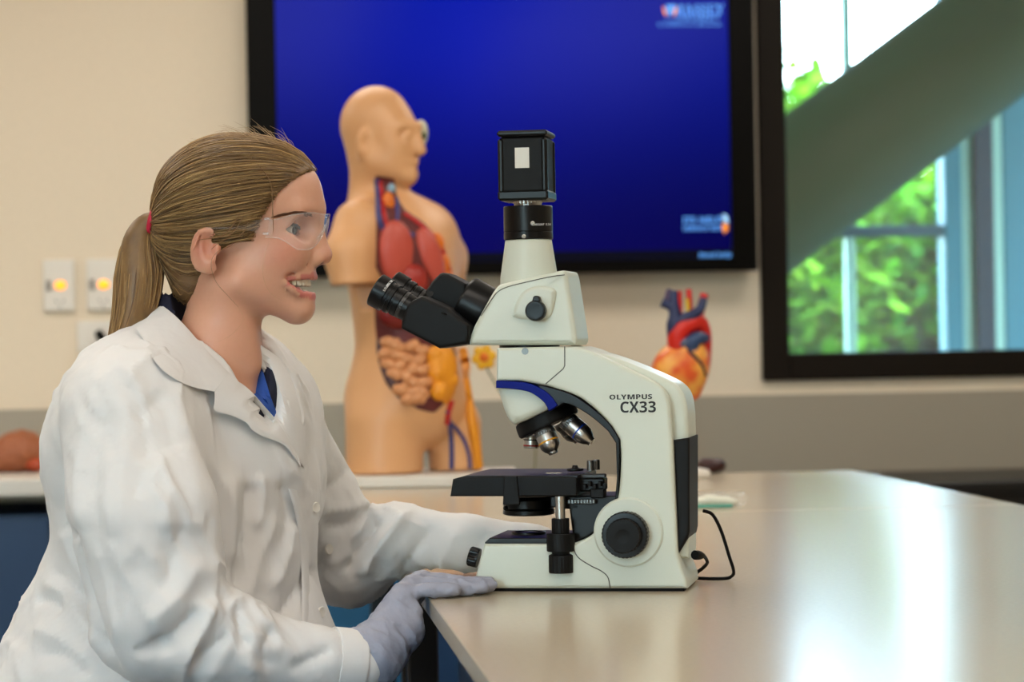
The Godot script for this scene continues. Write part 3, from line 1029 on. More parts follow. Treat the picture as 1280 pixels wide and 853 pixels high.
	obj("illuminator_glass", lathe([[0.0162, 0.0], [0.0162, 0.001], [0.010, 0.0022], [0.0, 0.0026]], il + Vector3(0, 0.0055, 0), Vector3.UP, 32), sm(Color(0.35, 0.37, 0.36), 0.15), o)
	# ---- dimmer dial on the sloping front
	var dk := Vector3(0.003, 0.0368, -0.02)
	var ax := Vector3(-0.964, 0.265, 0)
	obj("dimmer_dial", lathe([[0.0115, -0.004], [0.0118, 0.0, 1], [0.0118, 0.0065, 1], [0.0105, 0.008], [0.0, 0.008]], dk, ax, 48, 0.0009), M.satin_black, o)
	# ---- focus knobs, both sides
	for sd in [1.0, -1.0]:
		var fc := Vector3(0.1862, 0.0655, 0.018)
		fc.z = 0.0 if sd > 0 else zf
		var z := Vector3(0, 0, sd)
		obj("knob_collar", lathe([[0.041, -0.002], [0.0405, 0.002], [0.0385, 0.0035], [0.0, 0.0035]], fc + Vector3(0.002, 0.002, 0), z, 48), M.enamel, o)
		var kn := obj("coarse_focus_knob", lathe([[0.0265, 0.003], [0.0272, 0.004, 1], [0.0272, 0.019, 1], [0.0255, 0.021], [0.021, 0.0215], [0.0, 0.0215]], fc, z, 72, 0.0007), M.satin_black, o)
		obj("fine_focus_knob", lathe([[0.0198, 0.021], [0.0203, 0.023, 1], [0.0203, 0.033, 1], [0.0188, 0.035], [0.009, 0.0355], [0.007, 0.0345], [0.0, 0.0342]], fc, z, 60, 0.0006), M.black_plastic, kn)
	# ---- lead box on the back
	var bx := PackedVector2Array([Vector2(0.2408, 0.1736), Vector2(0.2478, 0.1744), Vector2(0.26, 0.1762), Vector2(0.2581, 0.0666), Vector2(0.2561, 0.0591), Vector2(0.245, 0.0415), Vector2(0.2428, 0.0452)])
	obj("lead_box", extrude(bx, zf + 0.02, -0.012, 0.003), M.black_plastic, o)
	var hook := PackedVector2Array([Vector2(0.2539, 0.1873), Vector2(0.2568, 0.1891), Vector2(0.2565, 0.1722), Vector2(0.2537, 0.1723)])
	obj("lead_hook", extrude(hook, zf + 0.04, -0.03, 0.001), M.satin_black, o)

func seam(pts: PackedVector3Array, half: float) -> ArrayMesh:
	return tube(pts, [half], 4, 0.5)

func objective(o: Node3D, root: Vector3, tip: Vector3, r_px: float, ring: Material, length: float) -> void:
	var ax := tip - root
	var l := ax.length()
	var r := r_px * 0.000926
	var p := obj("objective", lathe([[r * 0.9, 0.0], [r, 0.002], [r, l * 0.50], [r * 1.0, l * 0.56], [r * 0.97, l * 0.72], [r * 0.72, l * 0.86], [r * 0.5, l * 0.93], [r * 0.46, l], [r * 0.25, l], [r * 0.2, l - 0.001], [0.0, l - 0.001]] if length > 0.9 else [[r * 0.95, 0.0], [r, 0.001], [r, l * 0.9], [r * 0.93, l], [r * 0.6, l], [0.0, l - 0.002]], root, ax, 36), M.steel, o)
	obj("colour_ring", lathe([[r * 1.0, 0.0], [r * 1.025, 0.0003], [r * 1.025, 0.0016], [r * 1.0, 0.0019]], root + ax.normalized() * l * (0.5 if length > 0.9 else 0.74), ax, 36), ring, p)
	if length < 0.9:
		obj("print_band", lathe([[r * 1.0, 0.0], [r * 1.015, 0.0003], [r * 1.015, 0.0014], [r * 1.0, 0.0017]], root + ax.normalized() * l * 0.3, ax, 36), M.ink, p)
	else:
		obj("knurled_band", lathe([[r * 1.0, 0.0], [r * 1.03, 0.0005, 1], [r * 1.03, 0.004, 1], [r * 1.0, 0.0045]], root + ax.normalized() * l * 0.12, ax, 60, 0.0004), M.dull_steel, p)

func camera_box(o: Node3D, at: Vector3, h: float) -> void:
	var w := 0.0555
	var d := 0.060
	var c := obj("camera", box(Vector3(w, h - 0.012, d), 0.004, at + Vector3(0, h / 2, 0)), M.black_plastic, o)
	c.set_meta("label", "black square camera housing with a white sticker")
	for yy in [0.0065, h - 0.0035]:
		var hh := 0.012 if yy < 0.01 else 0.007
		obj("end_plate", box(Vector3(w + 0.005, hh, d + 0.005), 0.0025, at + Vector3(0, yy, 0)), M.satin_black, c)
	for sx in [-1.0, 1.0]:
		for sz in [-1.0, 1.0]:
			obj("corner_rail", box(Vector3(0.008, h - 0.018, 0.008), 0.003, at + Vector3(sx * (w / 2 - 0.002), h / 2, sz * (d / 2 - 0.002))), M.satin_black, c)
	var lb := Vector3(0.0646, 0.5085, -0.034)
	obj("sticker", box(Vector3(0.0171, 0.0241, 0.0004), 0.0, Vector3(lb.x, lb.y, at.z + d / 2 + 0.0003)), M.label, c)

func binocular(o: Node3D) -> void:
	var dir := Vector3(-0.866, 0.5, 0)
	# hub that carries both wings, set into the head
	var h0 := Vector3(0.0079, 0.3253, -0.065)
	var h1 := Vector3(-0.023, 0.3451, -0.065)
	obj("binocular_hub", lathe([[0.030, -0.004], [0.0315, 0.0], [0.0315, 0.026], [0.0295, 0.030], [0.0, 0.030]], Vector3(0.0108, 0.3271, -0.065), dir, 48), M.satin_black, o)
	var parts := [["near", -0.034, 0.0, 0.0, PackedVector2Array([Vector2(-0.0721, 0.3368), Vector2(-0.0648, 0.3423), Vector2(-0.0541, 0.3468), Vector2(-0.0225, 0.332), Vector2(0.0021, 0.3118), Vector2(0.0023, 0.2967), Vector2(-0.0012, 0.2888), Vector2(-0.034, 0.2846), Vector2(-0.0799, 0.309), Vector2(-0.0792, 0.318)]), -0.058, -0.008], ["far", -0.096, 0.0, 0.0, PackedVector2Array([Vector2(-0.0632, 0.3536), Vector2(-0.0541, 0.366), Vector2(-0.0451, 0.3745), Vector2(-0.0412, 0.3758), Vector2(-0.0343, 0.3738), Vector2(-0.013, 0.3622), Vector2(-0.0076, 0.3352), Vector2(-0.0127, 0.3218), Vector2(-0.0332, 0.328), Vector2(-0.0614, 0.343)]), -0.122, -0.070]]
	for e in parts:
		var w := obj("prism_housing", extrude(e[4], e[5], e[6], 0.005, 30.0), M.black_plastic, o)
		if e[0] == "near":
			obj("cover_disc", lathe([[0.0045, 0.0], [0.0045, 0.0006], [0.004, 0.0008], [0.0, 0.0008]], Vector3(-0.0269, 0.3265, -0.01), Vector3(0.3, 0.8, 0.5), 20), M.satin_black, w)
		else:
			obj("cover_disc", lathe([[0.0045, 0.0], [0.0045, 0.0006], [0.004, 0.0008], [0.0, 0.0008]], Vector3(-0.0573, 0.3506, -0.07), Vector3(0, 0.3, 0.95), 20), M.satin_black, w)
	for k in 2:
		var a := Vector3(-0.0706, 0.3304, -0.034) if k == 0 else Vector3(-0.0631, 0.3336, -0.096)
		var e := Vector3(-0.1156, 0.3566, -0.034) if k == 0 else Vector3(-0.1104, 0.3614, -0.096)
		var ax := e - a
		var l := ax.length()
		var g := Vector3.ZERO
		var ey := obj("eyepiece", lathe([[0.0165, -0.014], [0.0165, l * 0.30], [0.0175, l * 0.31], [0.0178, l * 0.44], [0.0165, l * 0.45], [0.0165, l * 0.50], [0.0188, l * 0.51], [0.0192, l * 0.60], [0.0180, l * 0.61], [0.0183, l * 0.68], [0.0202, l * 0.69], [0.0206, l * 0.86], [0.0206, l * 0.98], [0.0196, l], [0.0155, l], [0.013, l * 0.92], [0.0, l * 0.90]], a, ax, 48), M.satin_black, o)
		obj("barrel_ring", lathe([[0.0168, 0.0], [0.0172, 0.0004], [0.0172, l * 0.085], [0.0168, l * 0.09]], a + ax * 0.20, ax, 48), M.grey_plastic, ey)
		obj("eye_lens", lathe([[0.0128, 0.0], [0.009, 0.0012], [0.0, 0.0018]], a + ax * 0.905, ax, 28), sm(Color(0.03, 0.03, 0.05), 0.05), ey)
		if k == 0:
			var b := frame_of(ax)
			var said := "OLYMPUS"
			for i in said.length():
				var ang := 1.15 - i * 0.145
				var n := (Vector3(0.5, 0.866, 0) * sin(ang) + Vector3(0, 0, 1) * cos(ang)).normalized()
				var ch := obj("letter", words(said[i], 0.0030, true), M.white_ink, ey)
				var up := ax.normalized()
				var rt := up.cross(n).normalized()
				ch.basis = Basis(rt, up, n).rotated(n, PI)
				ch.position = a + ax * 0.73 + n * 0.0206

func stage(o: Node3D) -> void:
	# Stage plate with its sloped front lip.
	var pl := PackedVector2Array([Vector2(-0.02, 0.1112), Vector2(-0.0163, 0.1314), Vector2(-0.0077, 0.1336), Vector2(0.0541, 0.1345), Vector2(0.1257, 0.133), Vector2(0.1304, 0.1312), Vector2(0.13, 0.1103)])
	var plate := obj("stage", extrude(pl, -0.150, 0.012, 0.002), M.black_plastic, o)
	plate.set_meta("label", "flat black specimen stage")
	obj("stage_cover", extrude(PackedVector2Array([Vector2(-0.0071, 0.1335), Vector2(0.0005, 0.1353), Vector2(0.1311, 0.1343), Vector2(0.131, 0.131), Vector2(-0.0072, 0.1321)]), -0.145, 0.010, 0.0008), M.satin_black, plate)
	obj("bracket", extrude(PackedVector2Array([Vector2(0.0432, 0.1013), Vector2(0.0457, 0.1343), Vector2(0.0604, 0.1342), Vector2(0.0631, 0.1012)]), 0.010, 0.0155, 0.001), M.black_plastic, o)
	# condenser below the stage
	var cc := Vector3(0.0602, 0.0958, -0.065)
	obj("condenser", lathe([[0.026, 0.010], [0.030, 0.006], [0.0305, -0.003], [0.0295, -0.0045], [0.031, -0.006], [0.031, -0.0105], [0.027, -0.012], [0.0, -0.012]], cc, Vector3.UP, 48), M.satin_black, o)
	obj("aperture_lever", box(Vector3(0.004, 0.005, 0.012), 0.0015, Vector3(0.0386, 0.0946, -0.028)), M.satin_black, o)
	# stage carrier that runs up the arm
	var car := PackedVector2Array()
	car.append_array(PackedVector2Array([Vector2(0.1163, 0.0919), Vector2(0.1204, 0.1088), Vector2(0.1753, 0.1084)]))
	car.append_array(spline2(PackedVector2Array([Vector2(0.1734, 0.1047), Vector2(0.1655, 0.086), Vector2(0.1443, 0.0645), Vector2(0.1252, 0.0552), Vector2(0.1204, 0.0543)]), 3))
	obj("stage_carrier", extrude(car, -0.11, -0.02, 0.002), M.satin_black, o)
	obj("carrier_arm", extrude(PackedVector2Array([Vector2(0.0938, 0.1089), Vector2(0.128, 0.1087), Vector2(0.1277, 0.0918), Vector2(0.0936, 0.0958)]), -0.11, -0.02, 0.002), M.satin_black, o)
	# specimen slide holder and its runners
	var hol := obj("slide_holder", box(Vector3(0.0333, 0.016, 0.030), 0.002, Vector3(0.142, 0.1221, -0.03)), M.satin_black, o)
	obj("holder_block", box(Vector3(0.0167, 0.012, 0.022), 0.0015, Vector3(0.1508, 0.1123, -0.02)), M.black_plastic, hol)
	obj("holder_rail", box(Vector3(0.037, 0.005, 0.010), 0.001, Vector3(0.1414, 0.132, -0.022)), M.grey_plastic, hol)
	obj("stop_screw", lathe([[0.008, 0.0], [0.010, 0.001], [0.010, 0.003], [0.004, 0.004], [0.003, 0.007], [0.0, 0.007]], Vector3(0.1208, 0.1368, -0.04), Vector3.UP, 24), M.satin_black, hol)
	for e in [Vector3(0.1404, 0.14, -0.03), Vector3(0.1454, 0.1401, -0.045)]:
		obj("clamp_post", lathe([[0.0042, -0.002], [0.0042, 0.009], [0.0036, 0.010], [0.0, 0.010]], e, Vector3.UP, 20), M.dull_steel, hol)
	obj("runner_teeth", box(Vector3(0.0333, 0.0055, 0.006), 0.001, Vector3(0.132, 0.1026, -0.012)), M.grey_plastic, hol)
	for k in 9:
		obj("tooth", box(Vector3(0.0016, 0.004, 0.002), 0.0, Vector3(0.1326, 0.1029, -0.008) + Vector3(-0.0145 + k * 0.0036, 0, 0)), M.dull_steel, hol)
	for k in 5:
		obj("scale_step", box(Vector3(0.004, 0.006, 0.010), 0.0006, Vector3(0.1364, 0.1205, -0.01) + Vector3(k * 0.006, 0.003 * (k % 2), 0)), M.black_plastic, hol)
	# stage drive: a bright shaft with two knobs one above the other
	var sh := Vector3(0.1084, 0.083, 0)
	obj("drive_shaft", lathe([[0.0058, -0.004], [0.0058, 0.027]], sh, Vector3.UP, 24), M.steel, o)
	var dk := obj("drive_knob", lathe([[0.0100, -0.0165], [0.0104, -0.0155, 1], [0.0104, 0.0, 1], [0.0098, 0.001], [0.0, 0.001]], sh, Vector3.UP, 40, 0.0004), M.black_plastic, o)
	obj("drive_wheel", lathe([[0.0155, -0.0375], [0.0165, -0.0365, 1], [0.0165, -0.0175, 1], [0.0158, -0.0165], [0.0, -0.0165]], sh, Vector3.UP, 48, 0.0005), M.black_plastic, dk)
	obj("drive_wheel", lathe([[0.0138, -0.0625], [0.0145, -0.0615, 1], [0.0145, -0.0425, 1], [0.0135, -0.0415], [0.0105, -0.0405], [0.0105, -0.0375], [0.0, -0.0375]], sh, Vector3.UP, 48, 0.0005), M.black_plastic, dk)

# ------------------------------------------------------------------ the person
# Local axes: x the way she faces, y up from the floor, z to her right-hand side (towards the camera).
const U := 0.000935  # one drawing unit of the head, in metres

func h3(x: float, y: float, z: float) -> Vector3:
	return Vector3(x, y, z) * U

func head_solid() -> Solid:
	var s := Solid.new()
	s.mirrored = true
	s.egg(h3(-8, 35, 0), h3(94, 79, 73), 0.01)
	s.egg(h3(36, 38, 0), h3(66, 66, 63), 0.02)
	s.egg(h3(38, -22, 0), h3(54, 76, 52), 0.025)
	s.limb(h3(-2, -64, 43), h3(64, -98, 12), 18 * U, 16 * U, 0.022)
	s.egg(h3(69, -95, 0), h3(20, 20, 23), 0.014)
	s.egg(h3(56, -29, 36), h3(25, 22, 20), 0.016)
	s.egg(h3(26, -44, 33), h3(34, 32, 21), 0.022)
	s.limb(h3(90, 26, 6), h3(72, 24, 44), 12 * U, 11 * U, 0.012)
	# nose
	s.limb(h3(90, 10, 0), h3(98, -29, 0), 8 * U, 12.5 * U, 0.010)
	s.egg(h3(89, -36, 13), h3(13, 9.5, 7.5), 0.005)
	s.limb(h3(75, -27, 20), h3(74, -44, 24), 2.0 * U, 2.6 * U, 0.006, true)
	s.egg(h3(100, -31, 0), h3(11, 11, 10.5), 0.005)
	s.egg(h3(95, -44, 8), h3(6.5, 4, 4.2), 0.002, true)
	# eye hollow, lids
	s.egg(h3(80, 3, 34), h3(20, 14, 17), 0.012, true)
	s.egg(h3(58, 0, 31), h3(15.6, 15.2, 15.6), 0.005)
	s.egg(h3(67, -0.5, 39), h3(10, 5.6, 17), 0.0015, true, Basis(Vector3.UP, -0.55))
	# mouth: open smile, cut first, then rimmed by the lips
	s.egg(h3(66, -64, 0), h3(24, 26, 34), 0.012)
	s.egg(h3(74, -69, 0), h3(38, 8.8, 50), 0.002, true)
	s.limb(h3(66, -65.5, 38), h3(57, -62.5, 47), 2.4 * U, 1.0 * U, 0.002, true)
	s.limb(h3(89, -58, 0), h3(86, -57, 16), 4.4 * U, 4.2 * U, 0.003)
	s.limb(h3(86, -57, 16), h3(74, -58.5, 33), 4.2 * U, 3.0 * U, 0.003)
	s.limb(h3(74, -58.5, 33), h3(57, -62, 46), 3.0 * U, 1.6 * U, 0.003)
	s.limb(h3(85, -82.5, 0), h3(81, -82, 16), 5.4 * U, 5.0 * U, 0.003)
	s.limb(h3(81, -82, 16), h3(72, -79, 31), 5.0 * U, 4.4 * U, 0.003)
	s.limb(h3(72, -79, 31), h3(64, -73.5, 39.5), 4.6 * U, 4.2 * U, 0.003)
	s.limb(h3(64, -73.5, 39.5), h3(55, -64.5, 47), 4.2 * U, 2.6 * U, 0.003)
	# fold from nose to mouth corner, pushed up by the smile
	s.limb(h3(77, -43, 25), h3(60, -57, 44), 1.6 * U, 1.2 * U, 0.009, true)
	# ear
	s.egg(h3(-40, -24, 69), h3(19, 29, 6.5), 0.004, false, Basis(Vector3.UP, -0.38) * Basis(Vector3.BACK, -0.16))
	s.egg(h3(-32, -20, 77), h3(10, 17, 9), 0.003, true, Basis(Vector3.UP, -0.38))
	s.limb(h3(-44, -2, 76), h3(-52, -24, 79), 2.6 * U, 2.2 * U, 0.003)
	s.limb(h3(-30, 0, 71), h3(-44, -2, 76), 2.2 * U, 2.6 * U, 0.003)
	s.egg(h3(-24, -24, 68), h3(5, 7, 5), 0.004)
	s.egg(h3(-33, -47, 68), h3(8, 8, 4.5), 0.005)
	# neck and the top of the chest
	s.limb(h3(-18, -66, 0), h3(-34, -150, 0), 46 * U, 49 * U, 0.018)
	s.limb(h3(-34, -150, 0), h3(-48, -215, 0), 50 * U, 62 * U, 0.02)
	s.limb(h3(-28, -70, 38), h3(8, -165, 16), 12 * U, 9 * U, 0.02)
	s.egg(h3(-52, -245, 0), h3(62, 50, 92), 0.04)
	return s

func seg_dist(p: Vector3, a: Vector3, b: Vector3) -> float:
	var ab := b - a
	var t := clampf((p - a).dot(ab) / ab.length_squared(), 0.0, 1.0)
	return (p - a - ab * t).length()

func skin_tint(p: Vector3, _n: Vector3) -> Color:
	var q := Vector3(p.x, p.y, absf(p.z)) / U
	var skin := Color(0.63, 0.325, 0.215)
	var c := skin
	# freckled flush on cheek, ear and nose tip
	var g := 0.5 + 0.5 * speck.get_noise_3dv(q * 3.0)
	var flush := clampf(1.0 - (q - Vector3(56, -30, 50)).length() / 34.0, 0.0, 1.0) + clampf(1.0 - (q - Vector3(-40, -22, 72)).length() / 30.0, 0.0, 1.0) + 0.7 * clampf(1.0 - (q - Vector3(104, -34, 0)).length() / 20.0, 0.0, 1.0)
	c = c.lerp(Color(0.53, 0.165, 0.11), clampf(flush, 0.0, 1.0) * (0.5 + 0.4 * g))
	c = c.lerp(Color(0.50, 0.24, 0.15), 0.25 * g * g)
	var up := minf(seg_dist(q, Vector3(90, -58, 0), Vector3(87, -57, 16)), minf(seg_dist(q, Vector3(87, -57, 16), Vector3(75, -58.5, 33)) + 1.2, seg_dist(q, Vector3(75, -58.5, 33), Vector3(59, -62, 44)) + 2.8))
	var lo := minf(seg_dist(q, Vector3(86, -82.5, 0), Vector3(82, -81.5, 16)), minf(seg_dist(q, Vector3(82, -82, 16), Vector3(73, -79, 31)) + 1.2, seg_dist(q, Vector3(73, -79, 31), Vector3(60, -66, 44)) + 2.4))
	if up < 5.6 and q.x > 56:
		c = Color(0.50, 0.15, 0.12)
	if lo < 6.4 and q.x > 56:
		c = Color(0.56, 0.17, 0.14)
	# inside of the mouth
	var e := Vector3((q.x - 76) / 36.0, (q.y + 69.0) / 8.8, q.z / 46.0)
	if e.length() < 1.03 and q.x < 78 and q.z < 33 and up > 4.6 and lo > 5.4:
		c = Color(0.16, 0.035, 0.03)
	# lash line round the eye opening
	var l := Basis(Vector3.UP, -0.55).inverse() * (q - Vector3(67, -0.5, 39))
	var lr := Vector3(l.x / 10.0, l.y / 5.6, l.z / 17.0).length()
	if lr < 1.32 and q.x > 36 and (q - Vector3(58, 0, 31)).length() < 19.0:
		c = Color(0.10, 0.05, 0.035) if l.y > 1.0 else Color(0.30, 0.14, 0.10)
	if (Vector3(95, -43.5, 8) - q).length() < 6.0:
		c = Color(0.22, 0.07, 0.05)
	return c

var speck := FastNoiseLite.new()
var creases := []
var cloth := FastNoiseLite.new()

func crease_bump(p: Vector3, n: Vector3) -> float:
	var d := 0.0
	for c in creases:
		var lim: float = c.w * 2.6
		var bb: Rect2 = c.box
		if p.x < bb.position.x - lim or p.x > bb.end.x + lim or p.y < bb.position.y - lim or p.y > bb.end.y + lim:
			continue
		if p.z < c.z0 or p.z > c.z1:
			continue
		var best := 1e9
		var along := 0.0
		var pts: PackedVector2Array = c.pts
		for i in pts.size() - 1:
			var ab := pts[i + 1] - pts[i]
			var t := clampf((Vector2(p.x, p.y) - pts[i]).dot(ab) / ab.length_squared(), 0.0, 1.0)
			var e := Vector2(p.x, p.y).distance_to(pts[i] + ab * t)
			if e < best:
				best = e
				along = (i + t) / (pts.size() - 1)
		if best < lim:
			var side := clampf(n.z * 1.6 + 0.35, 0.0, 1.0)
			var end := minf(1.0, minf(along, 1.0 - along) * 5.0 + 0.15)
			var q: float = best / c.w
			d += 1.25 * c.a * exp(-pow(q, 1.3)) * side * end
	# soft all-over rumple
	var sl := Vector3(p.x * 15.0 + p.y * 8.0, p.y * 4.0 - p.x * 5.0, p.z * 9.0)
	var fold := 1.0 - absf(cloth.get_noise_3dv(sl)) * 2.2
	d += 0.0055 * maxf(fold, 0.0) * maxf(fold, 0.0) * clampf(0.4 + cloth.get_noise_3dv(p * 4.0 + Vector3(7, 3, 1)) * 1.6, 0.0, 1.0)
	var r := Vector3(p.x * 1.0 + p.y * 0.35, p.y * 0.55, p.z)
	d += 0.0042 * (absf(cloth.get_noise_3dv(r * 6.0)) * 2.0 - 0.6) + 0.0006 * cloth.get_noise_3dv(r * 24.0)
	return d

func crease(pts: PackedVector2Array, amp: float, wid: float, z0 := -1.0, z1 := 1.0) -> void:
	var sm_pts := spline2(pts, 3)
	var bb := Rect2(sm_pts[0], Vector2.ZERO)
	for p in sm_pts:
		bb = bb.expand(p)
	creases.append({"pts": sm_pts, "a": amp, "w": wid, "box": bb, "z0": z0, "z1": z1})

func build_person() -> void:
	speck.seed = 4
	speck.frequency = 0.05
	cloth.seed = 12
	cloth.frequency = 1.0
	cloth.fractal_octaves = 3
	var me := thing("person", "person in a white lab coat smiling, one gloved hand resting on the table edge", "person", Vector3(-0.0881, 0, -2.9886), -0.1047)
	var skin := sm(Color.WHITE, 0.42)
	skin.vertex_color_use_as_albedo = true
	skin.subsurf_scatter_enabled = true
	skin.subsurf_scatter_strength = 0.12
	# ---- head, neck and bust: one surface
	var hs := head_solid()
	var at := Vector3(0.0871, 1.3267, -0.03)
	var body := obj("body", hs.mesh(h3(-130, -260, -100), h3(130, 130, 100), 0.0027, null, skin_tint), skin, me, at)
	head_ref = hs
	face_parts(body)
	hair(me, at, hs)
	garments(me)
	gloves(me)
	lower_body(me)
	safety_glasses(at)
	stool()

func face_parts(body: Node3D) -> void:
	var white := sm(Color(0.82, 0.80, 0.77), 0.15)
	var iris := sm(Color(0.11, 0.13, 0.15), 0.1)
	var dark := sm(Color(0.01, 0.01, 0.012), 0.05)
	var lash := sm(Color(0.10, 0.06, 0.04), 0.6)
	for sd in [1.0, -1.0]:
		var c := h3(58, 0, 31 * sd)
		var e := obj("eyeball", ball(c, Vector3.ONE * 13.2 * U, Basis.IDENTITY, 24), white, body)
		var gaze := Vector3(0.88, -0.06, sd * 0.04 + 0.42).normalized()
		obj("iris", lathe([[6.0 * U, 11.9 * U], [5.0 * U, 12.7 * U], [2.4 * U, 13.4 * U], [0.0, 13.5 * U]], c, gaze, 24), iris, e)
		obj("pupil", lathe([[2.6 * U, 13.2 * U], [2.0 * U, 13.7 * U], [0.0, 13.8 * U]], c, gaze, 16), dark, e)
		# lashes along the upper lid
		var t := PackedVector3Array()
		for k in 16:
			var f := k / 15.0
			var r := h3(lerpf(45, 71, f), lerpf(1.5, 4.5, sin(f * PI)), sd * lerpf(46, 36, f))
			var out := Vector3(lerpf(-0.2, 0.9, f), 0.25, sd * lerpf(1.0, 0.5, f)).normalized()
			tube_tri(t, PackedVector3Array([r, r + out * 3.0 * U + Vector3(0, -0.3 * U, 0), r + out * 6.0 * U + Vector3(0, 1.2 * U, 0)]), [0.9 * U, 0.5 * U, 0.15 * U], 4)
		var rimline := PackedVector3Array()
		for k in 15:
			var f := k / 14.0
			var th := deg_to_rad(lerpf(92.0, -2.0, f))
			var ph := 0.36 * sin(PI * pow(f, 0.85)) + 0.02
			rimline.append(c + Vector3(cos(th) * cos(ph), sin(ph), sd * sin(th) * cos(ph)) * 16.3 * U)
		tube_tri(t, rimline, [0.6 * U, 1.6 * U, 1.9 * U, 1.0 * U], 6)
		obj("eyelash", finish(t, 60.0), lash, body)
		# brow hairs lie along the bone
		t = PackedVector3Array()
		var rg := RandomNumberGenerator.new()
		rg.seed = 5
		for k in 120:
			var f := rg.randf()
			var b := h3(lerpf(84, 46, f), 16.5 + 4.5 * sin(f * 2.6) + rg.randf_range(-2.0, 2.0) * (1.0 - 0.6 * f) - 4.0 * f * f, sd * lerpf(18, 58, f))
			var p: Vector3 = head_ref.hit(b + Vector3(0.5, 0, sd * 0.8).normalized() * 0.04, -Vector3(0.5, 0, sd * 0.8).normalized(), 0.08)
			var d := h3(-7, 1.5 - 3.0 * f, sd * 6)
			tube_tri(t, PackedVector3Array([p, p + d * 0.6 + Vector3(0.4 * U, 0.2 * U, sd * 0.8 * U), p + d * 1.1]), [0.4 * U, 0.38 * U, 0.1 * U], 4)
		obj("eyebrow", finish(t, 60.0), sm(Color(0.36, 0.22, 0.13), 0.6), body)
	# upper and lower teeth along the arch
	var enamel := sm(Color(0.93, 0.88, 0.79), 0.2)
	for k in 12:
		var a := -1.375 + k * 0.25
		var wid := 8.4 if absf(a) < 0.3 else 7.2
		var c := h3(51.5 + 31.0 * cos(a), -64.0, 31.0 * sin(a))
		var tb := Basis(Vector3.UP, -a)
		var t := PackedVector3Array()
		box_tri(t, Vector3(4.5, 11.0, wid) * U, c, 1.6 * U, tb)
		obj("tooth", finish(t, 70.0), enamel, body)
	for k in 10:
		var a := -1.1 + k * 0.245
		var c := h3(50 + 28.0 * cos(a), -76.5, 28.0 * sin(a))
		var t := PackedVector3Array()
		box_tri(t, Vector3(4.0, 6.0, 5.4) * U, c, 1.4 * U, Basis(Vector3.UP, -a))
		obj("tooth", finish(t, 70.0), enamel, body)

var head_ref: Solid

# ---- hair
func strand(verts: PackedVector3Array, nors: PackedVector3Array, cols: PackedColorArray, idx: PackedInt32Array, pts: PackedVector3Array, r: float, c: Color) -> void:
	var n := pts.size()
	var first := verts.size()
	for i in n:
		var d := (pts[mini(i + 1, n - 1)] - pts[maxi(i - 1, 0)]).normalized()
		var b := frame_of(d)
		var f := float(i) / (n - 1)
		var rr := r * (0.18 + 0.82 * pow(sin(PI * clampf(f * 0.92 + 0.04, 0.0, 1.0)), 0.6))
		for j in 3:
			var a := TAU * j / 3.0
			var nn := b.x * cos(a) + b.z * sin(a)
			verts.append(pts[i] + nn * rr)
			nors.append(nn)
			cols.append(c)
	for i in n - 1:
		for j in 3:
			var k := (j + 1) % 3
			var p := first + i * 3
			idx.append_array([p + j, p + k, p + 3 + j, p + k, p + 3 + k, p + 3 + j])

func strand_mesh(verts: PackedVector3Array, nors: PackedVector3Array, cols: PackedColorArray, idx: PackedInt32Array) -> ArrayMesh:
	var a := []
	a.resize(Mesh.ARRAY_MAX)
	a[Mesh.ARRAY_VERTEX] = verts
	a[Mesh.ARRAY_NORMAL] = nors
	a[Mesh.ARRAY_COLOR] = cols
	a[Mesh.ARRAY_INDEX] = idx
	var m := ArrayMesh.new()
	m.add_surface_from_arrays(Mesh.PRIMITIVE_TRIANGLES, a)
	return m

func hair_colour(rg: RandomNumberGenerator, root := Vector3.ZERO) -> Color:
	var f := clampf(pow(rg.randf(), 1.6) * 0.6 + 0.75 * clampf(speck.get_noise_3dv(root * 900.0) + 0.12, 0.0, 1.0), 0.0, 1.0)
	return Color(0.10, 0.05, 0.018).lerp(Color(0.56, 0.345, 0.135), f)

